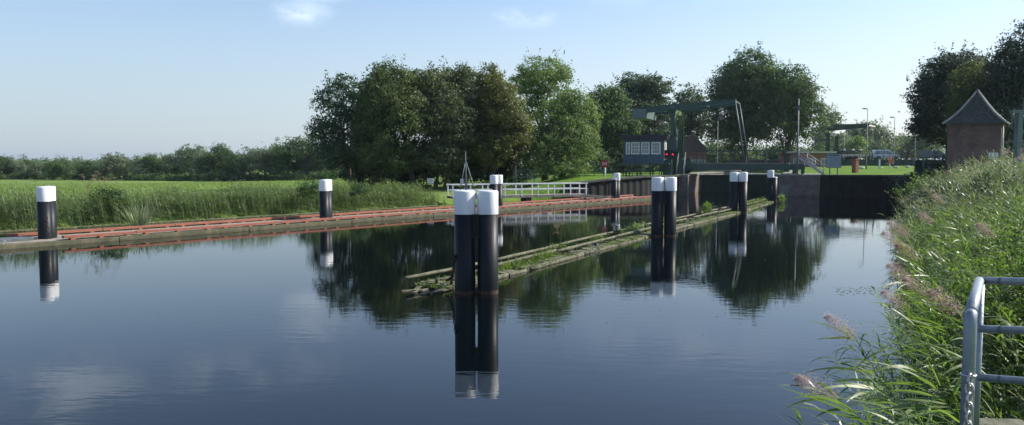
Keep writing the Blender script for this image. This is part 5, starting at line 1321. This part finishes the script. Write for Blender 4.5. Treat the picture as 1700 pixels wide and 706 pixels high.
def reed_parts(rs, x, y, z, h, lean_az, lean, n_leaf, leaf_L, leaf_w, wind_az, seg=4, stem_w=.012, top_bias=.0, spread=1.2):
    """arrays x,y,z,h per stem -> (stem part, leaf part)"""
    n = len(x); P = np.stack([x, y, z], 1)
    sr = pi / 2 - lean * rs.uniform(.3, 1.2, n); sdp = lean * rs.uniform(.2, 1.0, n); saz = lean_az + rs.normal(0, .35, n)
    sv, sf, _ = blades(P, saz, h, sr, sdp, np.full(n, stem_w), 4, rs, twist=.1, taper=False)
    st = np.repeat(rs.random(n) * .5, 4)
    # leaf bases along each stem
    q = (np.arange(n_leaf)[None, :] + rs.random((n, n_leaf))) / n_leaf; q = .15 + .85 * q ** (1 - top_bias)
    q4 = q * 4; i = np.minimum(q4.astype(int), 3); fr = q4 - i
    SV = sv.reshape(n, 5, 2, 3).mean(2); ii = np.arange(n)[:, None]
    LP = SV[ii, i] * (1 - fr[..., None]) + SV[ii, i + 1] * fr[..., None]
    LP = LP.reshape(-1, 3); m = len(LP)
    az = np.where(rs.random(m) < .68, wind_az + rs.normal(0, .6 * spread, m), rs.uniform(0, 6.28, m))
    L = leaf_L * rs.uniform(.55, 1.15, m) * (1 - .35 * (q.ravel() - .6).clip(0)); rise = rs.uniform(.35, 1.15, m); dr = rs.uniform(.5, 1.9, m)
    lv, lf, _ = blades(LP, az, L, rise, dr, leaf_w * rs.uniform(.6, 1.15, m), seg, rs)
    lt = np.repeat(np.clip(.25 + .6 * rs.random(m) * (.5 + .5 * q.ravel()), 0, 1), seg)
    return (sv, sf, st), (lv, lf, lt), SV[:, -1]
def along(rs, pts, n, w0, w1):
    """random points beside a polyline: w0..w1 metres to the land side (left normal)"""
    seg = [(np.array(a, float), np.array(b, float)) for a, b in zip(pts[:-1], pts[1:])]; Ls = np.array([np.linalg.norm(b - a) for a, b in seg])
    j = rs.choice(len(seg), n, p=Ls / Ls.sum()); A = np.array([seg[k][0] for k in j]); B_ = np.array([seg[k][1] for k in j]); d = (B_ - A) / np.linalg.norm(B_ - A, axis=1)[:, None]
    p = A + (B_ - A) * rs.random((n, 1)); nn = np.stack([-d[:, 1], d[:, 0]], 1)
    return p + nn * rs.uniform(w0, w1, (n, 1))
# silvery willow bushes rising out of the right bank
tree('willow_shrub', 'silvery leaved bush in front of the white notice by the hut', (X_(1652, 31), 31), [(X_(1650, 31), 31, 2.75, .85, .8, .7), (X_(1672, 30), 30, 2.5, .7, .8, .6), (X_(1628, 31), 31, 2.5, .6, .7, .5)], 'reedgrey', 61, 5000, .10, .04, 40, limbs=14, cat='shrub', sprigs=.7, lump=.25)
tree('willow_shrub', 'silvery leaved bush below the left corner of the brick hut', (X_(1570, 36), 36), [(X_(1572, 36), 36, 2.1, .9, .8, .7), (X_(1545, 36), 36, 1.8, .8, .8, .6)], 'reedgrey', 62, 4500, .11, .04, 40, limbs=14, cat='shrub', sprigs=.7, lump=.25)
tree('willow_shrub', 'green bush hanging over the water at the end of the right quay', (X_(1535, 47), 47), [(X_(1528, 46), 46, 1.5, 1.1, .9, .9), (X_(1550, 48), 48, 2.0, 1.1, .9, .8)], 'weed', 63, 7000, .13, .04, 40, limbs=14, cat='shrub', sprigs=.6, lump=.25)
tree('bramble_bush', 'leafy green bramble mound behind the galvanised rails', (5.9, 9.6), [(5.9, 9.6, 1.75, .9, .8, .45), (6.8, 10.2, 2.0, .9, .8, .5)], 'weed', 64, 8000, .055, .02, 40, limbs=12, cat='shrub', sprigs=.6, lump=.3)
tree('bramble_bush', 'dark green bramble mound in the middle of the right bank', (10.2, 15.5), [(10.0, 15.5, 1.7, 1.1, 1.0, .6), (11.2, 16.5, 2.1, 1.2, 1.0, .6)], 'lf_light', 65, 8000, .07, .02, 40, limbs=12, cat='shrub', sprigs=.6, lump=.3)
# far-side reed bed at the left
rs = np.random.RandomState(5)
LB = [(-36, 25), (-33, 29), (-25, 39.5), (-17, 49), (-10, 58), (-5.5, 63.8)]
LBr = LB
p = along(rs, LBr, 4300, -.5, 3.4); z = np.maximum(ground_z(p), -.1)
hh = rs.uniform(1.1, 1.85, len(p)) * (.95 + .20 * np.sin(p[:, 0] * .9 + 1.2 * np.sin(p[:, 1] * .5)) * np.sin(p[:, 1] * .55 + 2) + .08 * np.sin(p[:, 0] * 3.1)) * np.interp(p[:, 0], [-30, -12, -5], [1.0, .92, .6])
s1, l1, _ = reed_parts(rs, p[:, 0], p[:, 1], z, hh, pi, .20, 10, .46, .042, pi, seg=3, stem_w=.022)
stm = np_mesh('reed_stems', s1[0], s1[1], 'reedgrey', None, s1[2]); tag(stm, 'pale upright stems of the reeds on the left bank', 'reeds', kind='stuff')
V, F, T = l1; o = np_mesh('reed_bed', V, F, 'reedleft', None, T); tag(o, 'tall green reeds along the left bank behind the jetty', 'reeds', kind='stuff')
# field edge weeds
p = along(rs, LBr, 8000, 2.6, 7.0); z = ground_z(p); m = len(p)
v, f, sg = blades(np.column_stack([p, z]), rs.uniform(0, 6.28, m), rs.uniform(.35, .95, m) * np.interp(np.abs(np.sin(p[:, 0] * .55 + p[:, 1] * .3)), [0, 1], [.7, 1.15]), rs.uniform(1.0, 1.6, m), rs.uniform(.2, 1.2, m), np.full(m, .05), 3, rs)
o = np_mesh('tall_weeds', v, f, 'tuftdark', None, np.repeat(rs.random(m), 3)); tag(o, 'rough tall weeds between the reeds and the meadow', 'weeds', kind='stuff')
p = np.stack([rs.uniform(-95, -4, 60000), rs.uniform(44, 150, 60000)], 1); keep_ = (p[:, 0] > -.72 * p[:, 1]) & (sdist(p, CANAL) > 7); p = p[keep_]; z = ground_z(p); m = len(p)
v, f, sg = blades(np.column_stack([p, z - .02]), rs.uniform(0, 6.28, m), rs.uniform(.12, .34, m), rs.uniform(.8, 1.6, m), rs.uniform(.2, 1.2, m), rs.uniform(.04, .09, m), 2, rs)
o = np_mesh('meadow_grass', v, f, 'meadow', None, np.repeat(rs.random(m), 2)); tag(o, 'short grass of the flat green meadow', 'grass', kind='stuff')
# bright iris clump with stiff blades, pale seed heads
n = 150; a = rs.uniform(0, 6.28, n); q = rs.random(n) ** .5 * .5; cx_, cy_ = X_(228, 40.5), 40.6
P = np.stack([cx_ + np.cos(a) * q, cy_ + np.sin(a) * q * .7, np.full(n, .15)], 1)
v, f, sg = blades(P - (cx_, cy_, .1), a, rs.uniform(.7, 1.5, n), rs.uniform(1.0, 1.5, n), rs.uniform(.1, .9, n), np.full(n, .04), 4, rs)
o = np_mesh('iris_clump', v, f, 'reedgrey', None, np.repeat(.4 + .6 * rs.random(n), 4)); o.location = (cx_, cy_, .1); tag(o, 'fan shaped clump of stiff leaves in front of the reeds', 'plant')
def umbel(label, x, y, z, h, seed, m='straw', n=7):
    rs = np.random.RandomState(seed); r = thing('seed_head_plant', (x, y, z), label, 'plant', group='pale seed head plants')
    b = MB(); P = []
    b.tube([(x, y, z), (x + .05, y, z + h * .5), (x + .02, y, z + h * .8)], [.012, .010, .006], 5)
    tips = []
    for i in range(n):
        a = rs.uniform(0, 6.28); L = rs.uniform(.15, .42) * h; q = rs.uniform(.45, .8); s = np.array((x + .03, y, z + h * q)); e = s + np.array((cos(a) * L * .6, sin(a) * L * .4, L)); b.tube([s, (s + e) / 2 + (cos(a) * .05, 0, -.03), e], .006, 4); tips.append(e)
    b.build('stem', M[m], r)
    n2 = 46 * len(tips); T_ = np.repeat(np.array(tips), 46, 0) + rs.normal(size=(n2, 3)) * np.array((.07, .07, .025))
    v, f, sg = blades(T_, rs.uniform(0, 6.28, n2), np.full(n2, .05), rs.uniform(0, 1.5, n2), rs.uniform(0, 1, n2), np.full(n2, .03), 1, rs)
    np_mesh('seed_heads', v, f, m, r, rs.random(n2), origin=(x, y, z)); return r
umbel('left pale dry seed head plant above the reeds', X_(147, 44), 44, .5, 2.3, 1, n=10); umbel('middle pale dry seed head plant above the reeds', X_(163, 44.5), 44.5, .5, 2.35, 2, n=10); umbel('thin pale seed head plant beside the leafy bush', X_(197, 45), 45, .5, 2.2, 3, n=5)
# floating green weed line in the gap behind the jetty
b = MB(); rg = random.Random(4); pts = []
for i in range(60):
    t = i / 59; q = np.array((-30, 34.5)) * (1 - t) + np.array((-6.3, 61.6)) * t; off = -1.3 + .25 * sin(i * .35) + 1.1 * (1 - abs(2 * t - 1)) * 0
    pts.append((q[0] - .66 * off * 0 + .7, q[1] - 1.0 * 0 - .6 + .12 * sin(i * .8), .02))
b.tube(pts, .07, 6); o = b.build('floating_pipe', 'beam', None); tag(o, 'thin mossy floating pipe between the jetty and the reeds', 'pipe')
n = 2600; i = rs.randint(0, 59, n); Pp = np.array(pts)[i] + (np.array(pts)[i + 1] - np.array(pts)[i]) * rs.random((n, 1)) + rs.normal(size=(n, 3)) * (.12, .08, .0)
v, f, sg = blades(Pp, rs.uniform(0, 6.28, n), rs.uniform(.06, .16, n), rs.uniform(.2, 1.2, n), rs.uniform(0, 1, n), np.full(n, .035), 2, rs)
o = np_mesh('pond_weed', v, f, 'weed', None, np.repeat(.5 + .5 * rs.random(n), 2)); tag(o, 'bright weed growing along the floating pipe', 'weed', kind='stuff')

# right bank: dense reeds and weeds
RB = [(33, 64), (27, 53), (22, 43), (17.3, 35), (13.6, 27), (10.6, 20), (8.6, 16), (6.5, 12.2), (4.5, 8.8), (2.9, 6.0)]
rs = np.random.RandomState(9)
WIND = R(205)
# far part: silvery reeds
p = along(rs, RB[:5], 3400, -.3, 7.0); z = ground_z(p); ok = np.ones(len(p), bool)
hh = rs.uniform(1.2, 2.15, len(p)) * np.interp(p[:, 1], [27, 45, 64], [.95, .95, .7]) * (.82 + .3 * np.sin(p[:, 0] * 1.1 + np.sin(p[:, 1] * .9)) * np.sin(p[:, 1] * .8 + 1))
s1, l1, _ = reed_parts(rs, p[:, 0], p[:, 1], z, hh, R(190), .38, 9, .50, .036, WIND, seg=4, stem_w=.014)
V, F, T = blade_mesh([s1, l1]); o = np_mesh('reed_bed', V, F, 'reedgrey', None, T); tag(o, 'silvery reeds bending left on the far right bank', 'reeds', kind='stuff')
# leafy upright shoots standing above the reeds in front of the hut
p = along(rs, RB[1:4], 900, .4, 8.0); z = ground_z(p); cl = np.sin(p[:, 0] * 1.3 + 2) * np.sin(p[:, 1] * .7 + p[:, 0] * .4) + rs.normal(0, .25, len(p)) > -.15; p = p[cl]; z = z[cl]
hh = rs.uniform(1.5, 2.5, len(p))
s1, l1, _ = reed_parts(rs, p[:, 0], p[:, 1], z, hh, R(188), .62, 26, .20, .030, WIND, seg=3, stem_w=.016)
V, F, T = blade_mesh([s1, l1]); o = np_mesh('willow_shoots', V, F, 'reedgrey', None, T); tag(o, 'silvery leafy shoots leaning left above the far right reeds', 'shoots', kind='stuff')
# near part
p = along(rs, RB[4:], 1500, -.35, 4.6); z = ground_z(p); mk = ~((p[:, 1] < 8.0) & (p[:, 0] > 3.8)); p = p[mk]; z = z[mk]
hh = rs.uniform(1.0, 1.7, len(p)) * np.interp(sdist(p, CANAL), [-.5, 1, 4.5], [1.1, .9, .5])
s1, l1, _ = reed_parts(rs, p[:, 0], p[:, 1], np.maximum(z, -.15), hh, R(195), .34, 11, .48, .028, WIND, seg=5, stem_w=.010)
V, F, T = blade_mesh([s1, l1]); o = np_mesh('reed_bed', V, F, 'reed', None, T); tag(o, 'green reeds leaning over the water on the near right bank', 'reeds', kind='stuff')
p = along(rs, RB[4:], 900, -.2, 5.0); z = ground_z(p); mk = ~((p[:, 1] < 8.0) & (p[:, 0] > 3.8)); p = p[mk]; z = z[mk]
hh = rs.uniform(1.0, 1.7, len(p)) * np.interp(sdist(p, CANAL), [-.5, 1, 4.5], [1.1, .95, .6])
s1, l1, _ = reed_parts(rs, p[:, 0], p[:, 1], np.maximum(z, -.15), hh, R(195), .4, 11, .42, .024, WIND, seg=5, stem_w=.010)
V, F, T = blade_mesh([s1, l1]); o = np_mesh('reed_bed', V, F, 'reedgrey', None, T); tag(o, 'silvery leaved reeds among the green ones on the near right bank', 'reeds', kind='stuff')
# undergrowth between: broad-leaved weeds and grass
def leafy(name, label, p, hmax, m, seed, leaf, per, mat_, seg=2):
    rs = np.random.RandomState(seed); z = ground_z(p); n = len(p)
    h = hmax * rs.uniform(.35, 1.0, n); q = rs.random((n, per)); px_ = (p[:, 0:1] + rs.normal(0, .10, (n, per))).ravel(); py_ = (p[:, 1:2] + rs.normal(0, .10, (n, per))).ravel(); pz = (z[:, None] + h[:, None] * q).ravel(); k = n * per
    v, f, sg = blades(np.stack([px_, py_, pz], 1), rs.uniform(0, 6.28, k), leaf * rs.uniform(.6, 1.3, k), rs.uniform(-.2, 1.0, k), rs.uniform(.2, 1.4, k), leaf * .42 * rs.uniform(.7, 1.2, k), seg, rs)
    o = np_mesh(name, v, f, mat_, None, np.repeat(np.clip(.3 * np.repeat(rs.random(n), per) + .7 * rs.random(k), 0, 1), seg)); tag(o, label, 'weeds', kind='stuff'); return o
p = along(rs, RB[:5], 4200, .2, 9.0); leafy('bank_weeds', 'leafy weeds under the reeds on the far right bank', p, 1.0, None, 51, .14, 14, 'lf_mid')
p = along(rs, RB[4:], 5200, .3, 7.5); p = p[~((p[:, 1] < 5.5) & (p[:, 0] < 4.2))]; leafy('bank_weeds', 'nettles and brambles on the near right bank', p, .8, None, 52, .085, 18, 'lf_mid')
p = np.stack([rs.uniform(2.9, 9, 2600), rs.uniform(4.9, 14, 2600)], 1); p = p[sdist(p, CANAL) > .4]; leafy('bank_weeds', 'dense low weeds behind the galvanised railing', p, .55, None, 53, .06, 16, 'lf_light')
# long grass
p = along(rs, RB[3:], 4200, .2, 8.0); z = ground_z(p); m = len(p)
v, f, sg = blades(np.column_stack([p, z]), np.where(rs.random(m) < .6, WIND + rs.normal(0, .7, m), rs.uniform(0, 6.28, m)), rs.uniform(.4, 1.1, m), rs.uniform(.9, 1.5, m), rs.uniform(.4, 1.8, m), rs.uniform(.010, .022, m), 5, rs)
o = np_mesh('long_grass', v, f, 'weed', None, np.repeat(.3 + .7 * rs.random(m), 5)); tag(o, 'bright long grass mixed with the right bank weeds', 'grass', kind='stuff')
p = along(rs, RB[4:], 1100, .5, 7.5); z = ground_z(p); m = len(p)
v, f, sg = blades(np.column_stack([p, z + .3]), rs.uniform(0, 6.28, m), rs.uniform(.4, .9, m), rs.uniform(.5, 1.5, m), rs.uniform(.6, 2.0, m), rs.uniform(.012, .022, m), 5, rs)
o = np_mesh('dry_grass', v, f, 'straw', None, np.repeat(rs.random(m), 5)); tag(o, 'dry straw coloured blades scattered on the right bank', 'grass', kind='stuff')
# broad upright bright blades in front
p = np.stack([rs.uniform(2.4, 5.6, 420), rs.uniform(4.8, 9.5, 420)], 1); p = p[(sdist(p, CANAL) > -.2) & (p[:, 0] < .60 * p[:, 1] + 1)]; z = ground_z(p); m = len(p)
v, f, sg = blades(np.column_stack([p, z]), WIND + rs.normal(0, .9, m), rs.uniform(.6, 1.2, m), rs.uniform(.9, 1.5, m), rs.uniform(.4, 1.6, m), rs.uniform(.016, .030, m), 7, rs)
o = np_mesh('long_grass', v, f, 'reed', None, np.repeat(.4 + .6 * rs.random(m), 7)); tag(o, 'broad upright blades beside the nearest railing post', 'grass', kind='stuff')

# individual plumed reeds near the camera
def plumed_reed(label, px, py, d, h, seed, lean=.45, leaves=19, dirn=R(190), plume=True):
    """stands so that its plume is seen at px, py, d metres ahead"""
    rs = np.random.RandomState(seed); tip = cp(px, py, d); th = lean
    # arc: base below the tip
    k = 10; ang = np.linspace(pi / 2 - .08, pi / 2 - lean * 1.6, k); seg = h / k
    dx = np.concatenate([[0], np.cumsum(np.cos(ang) * seg)]); dz = np.concatenate([[0], np.cumsum(np.sin(ang) * seg)])
    L = np.stack([dx * cos(dirn), dx * sin(dirn), dz], 1); L = L - L[-1] + tip; base = L[0]
    r = thing('plumed_reed', tuple(base), label, 'reed', group=None)
    b = MB(); b.tube(L, np.linspace(.0055, .002, k + 1), 6); b.build('stem', M['reed'], r)
    n = leaves; q = np.linspace(.12, .9, n); idx = q * k; i = np.minimum(idx.astype(int), k - 1); fr = (idx - i)[:, None]; P = L[i] * (1 - fr) + L[i + 1] * fr
    az = dirn + rs.normal(0, .38, n)
    v, f, sg = blades(P, az, rs.uniform(.30, .55, n), rs.uniform(.0, .8, n), rs.uniform(.1, 1.1, n), rs.uniform(.018, .030, n), 9, rs, twist=.9)
    np_mesh('leaves', v, f, 'reed', r, np.repeat(.3 + .7 * rs.random(n), 9), origin=tuple(base))
    if plume:
        n = 1100; q = rs.random(n) ** .8; dirp = L[-1] - L[-3]; dirp /= np.linalg.norm(dirp); dirp = dirp * .85 + np.array((cos(dirn), sin(dirn), -.15)) * .4; ln = .27
        wd = .075 * np.sin(np.clip(q * .9 + .1, 0, 1) * pi) + .004
        P = tip - dirp * .12 + dirp * (q * ln)[:, None] + rs.normal(size=(n, 3)) * wd[:, None] * .55 + np.array((cos(dirn), sin(dirn), -.6)) * (rs.random(n) * .04)[:, None]
        v, f, sg = blades(P, dirn + rs.normal(0, .6, n), rs.uniform(.015, .038, n), rs.uniform(-.5, .9, n), rs.uniform(0, 1.2, n), rs.uniform(.0025, .005, n), 2, rs)
        np_mesh('plume', v, f, 'plume', r, np.repeat(rs.random(n), 2), origin=tuple(base))
    return r
plumed_reed('plumed reed leaning farthest out over the water, lowest in view', 1402, 540, 6.6, 1.5, 1)
plumed_reed('plumed reed at the left edge of the bank, purple head above the gap', 1487, 398, 9.0, 1.75, 2)
plumed_reed('plumed reed with pinkish head just right of the uppermost one', 1510, 418, 9.0, 1.65, 3)
plumed_reed('plumed reed with grey pink head below two purple ones', 1497, 452, 8.4, 1.6, 4)
plumed_reed('plumed reed whose head hangs lowest in the left fringe of heads', 1490, 498, 7.6, 1.5, 5)
plumed_reed('plumed reed with head against the dark reed stems, right of the fringe', 1525, 476, 8.0, 1.5, 6)
plumed_reed('plumed reed with drooping head in the middle of the silvery reeds', 1560, 330, 15, 1.8, 7)
plumed_reed('plumed reed with head left of the middle in the far reeds', 1540, 362, 13.5, 1.8, 8)
plumed_reed('plumed reed with brownish head nearest the galvanised rail end', 1640, 382, 10.5, 1.6, 9)
plumed_reed('plumed reed bending over the water at the bottom, small head', 1362, 640, 5.6, 1.15, 10, lean=.6)
plumed_reed('headless reed with long leaves low over the water', 1420, 590, 5.5, 1.3, 12, lean=.55, leaves=16, plume=False)
plumed_reed('headless reed with long leaves left of the railing post', 1500, 600, 5.0, 1.2, 13, lean=.6, leaves=16, plume=False)
plumed_reed('headless reed with broad leaves nearest the bottom left of the bank', 1395, 668, 5.0, 1.1, 31, lean=.6, leaves=18, plume=False)
plumed_reed('headless reed arching under the lowest small plume', 1425, 628, 5.6, 1.25, 32, lean=.55, leaves=18, plume=False)
plumed_reed('headless reed with pale leaves midway between plume and railing post', 1475, 560, 6.0, 1.3, 33, lean=.5, leaves=18, plume=False)
plumed_reed('headless reed with leaves crossing the railing post foot', 1540, 640, 4.2, .9, 34, lean=.55, leaves=16, plume=False)
plumed_reed('headless reed bending left just above the bottom edge', 1450, 640, 4.6, 1.0, 14, lean=.6, leaves=16, plume=False)
plumed_reed('plumed reed with the highest purple head of the left fringe', 1496, 380, 9.6, 1.75, 23)
plumed_reed('plumed reed just left of the railing corner with drooping head', 1575, 500, 6.0, 1.2, 26)
# extra plumes in the far reeds are stuff
rs = np.random.RandomState(21); p = along(rs, RB[1:5], 46, .3, 5.5); z = ground_z(p); n0 = len(p); k = 150; h = rs.uniform(1.5, 2.0, n0)
C = np.column_stack([p[:, 0] - .45, p[:, 1] - .1, z + h]); P = np.repeat(C, k, 0); q = rs.random(n0 * k); P[:, 0] -= q * .22; P[:, 2] -= q * .08; P += rs.normal(size=P.shape) * (.028, .03, .03)
v, f, sg = blades(P, R(190) + rs.normal(0, .5, len(P)), rs.uniform(.03, .06, len(P)), rs.uniform(-.5, .9, len(P)), rs.uniform(0, 1.2, len(P)), rs.uniform(.004, .009, len(P)), 2, rs)
o = np_mesh('reed_plumes', v, f, 'plume', None, np.repeat(rs.random(len(P)), 2)); tag(o, 'small pinkish plumes scattered among the far right reeds', 'reed plumes', kind='stuff')

# growth on the boom
rs = np.random.RandomState(15)
n = 15000; t = rs.uniform(1.0, BL - .5, n); band = rs.random(n); nn_ = np.where(band < .6, rs.uniform(-.02, .62, n), rs.uniform(.62, 1.3, n)); mask = (np.sin(t * .9 + 1) + np.sin(t * 2.3) * .6 + rs.normal(0, .5, n)) > -.5
P = np.array([B(a, b_, .07) for a, b_ in zip(t[mask], nn_[mask])]); m = len(P)
v, f, sg = blades(P, rs.uniform(0, 6.28, m), rs.uniform(.04, .15, m), rs.uniform(.3, 1.5, m), rs.uniform(0, 1.4, m), rs.uniform(.015, .04, m), 2, rs)
o = np_mesh('moss_and_grass', v, f, 'weed', None, np.repeat(rs.random(m), 2)); tag(o, 'moss and low grass covering the floating boom', 'moss', kind='stuff')
def tuft(name, label, t, n_, h, cnt, spread, m, seed, wdt=.03, leafy_=0):
    rs = np.random.RandomState(seed); c0 = B(t, n_, .08); dd = B(t + .5, n_, .08) - B(t, n_, .08); dd /= np.linalg.norm(dd)
    P = rs.normal(0, 1, (cnt, 1)) * spread * dd + rs.normal(0, .10, (cnt, 3)) * (1, 1, 0)
    P[:, 2] = np.abs(P[:, 2]) if not leafy_ else rs.random(cnt) * h * .7
    L = h * rs.uniform(.5, 1.1, cnt) * (1 if not leafy_ else .28)
    v, f, sg = blades(P, rs.uniform(0, 6.28, cnt), L, rs.uniform(.7, 1.5, cnt) if not leafy_ else rs.uniform(-.2, 1.2, cnt), rs.uniform(.2, 1.4, cnt), np.full(cnt, wdt), 3, rs)
    o = np_mesh(name, v, f, m, None, np.repeat(rs.random(cnt), 3)); o.location = c0; return tag(o, label, 'plant')
tB = lambda px: None
tuft('grass_tuft', 'bright green grass tufts on the boom just right of the nearest piles', 5.2, .5, .42, 260, .9, 'weed', 1, .025)
tuft('grass_tuft', 'long bright grass clump on the middle rail of the boom', 8.0, .55, .45, 240, .7, 'weed', 2, .025)
tuft('leafy_weed', 'leafy weed cushion under the first tall seed head on the boom', 10.6, 1.15, .40, 220, .5, 'lf_light', 3, .05, 1)
tuft('leafy_weed', 'yellow green cushion near the end of the second far rail', 14.6, 1.1, .32, 200, .4, 'weed', 4, .05, 1)
tuft('leafy_weed', 'dense leafy bush on the boom just left of the middle piles', 18.6, .9, .65, 420, .9, 'lf_light', 5, .06, 1)
tuft('leafy_weed', 'small upright weed at the rail gap left of the middle piles', 17.4, 1.3, .85, 90, .12, 'lf_light', 6, .05, 1)
tuft('leafy_weed', 'row of green weeds on the boom right of the middle piles', 24.0, 1.0, .6, 300, 1.2, 'weed', 7, .06, 1)
tuft('leafy_weed', 'tall leafy weed on the boom halfway between the pile pairs', 32.0, .9, 1.1, 260, .35, 'weed', 8, .08, 1)
tuft('leafy_weed', 'green bushes crowding the far end of the boom', 46.5, .7, .55, 500, 2.4, 'weed', 9, .08, 1)
tuft('leafy_weed', 'bright bush at the foot of the stepped pile by the pier', BL - .4, -.7, .75, 300, .5, 'weed', 10, .09, 1)
c0 = B(10.9, 1.2, .08); umbel('tall thin seed head plant on the floating boom', c0[0], c0[1], .08, 1.0, 8, 'straw', 5)

# bits floating on the water
rs = np.random.RandomState(44); n = 140; px_ = np.concatenate([rs.uniform(1390, 1480, 90), rs.uniform(1240, 1340, 40), rs.uniform(900, 1300, 10)]); py_ = np.concatenate([rs.uniform(478, 492, 90), rs.uniform(395, 440, 40), rs.uniform(420, 560, 10)])
Y_ = EYE * FPX / (py_ - 265); P = np.stack([(px_ - 850) / FPX * Y_, Y_, np.full(n, .006)], 1); ok = sdist(P[:, :2], CANAL) < -.3; P = P[ok]; n = len(P)
v, f, sg = blades(P, rs.uniform(0, 6.28, n), rs.uniform(.03, .09, n), np.full(n, .0), np.full(n, .0), rs.uniform(.03, .07, n), 2, rs, twist=.02)
o = np_mesh('floating_leaves', v, f, 'weed', None, np.repeat(rs.random(n), 2)); tag(o, 'scattered small leaves floating on the canal', 'leaves', kind='stuff')
# ------------------------------------------------------------------ air
hm = bpy.data.materials.new('haze_air'); hm.use_nodes = True; t = hm.node_tree; t.nodes.clear()
ho = t.nodes.new('ShaderNodeOutputMaterial'); hv = t.nodes.new('ShaderNodeVolumePrincipled'); t.links.new(hv.outputs[0], ho.inputs['Volume'])
hv.inputs['Color'].default_value = (.74, .84, 1.0, 1); hv.inputs['Density'].default_value = .00013; hv.inputs['Anisotropy'].default_value = .35
b = MB(); b.box((0, 500, 11), (6200, 7400, 26.8)); o = b.build('haze', hm, None); tag(o, 'thin pale summer haze over the canal and fields', 'haze', kind='stuff')
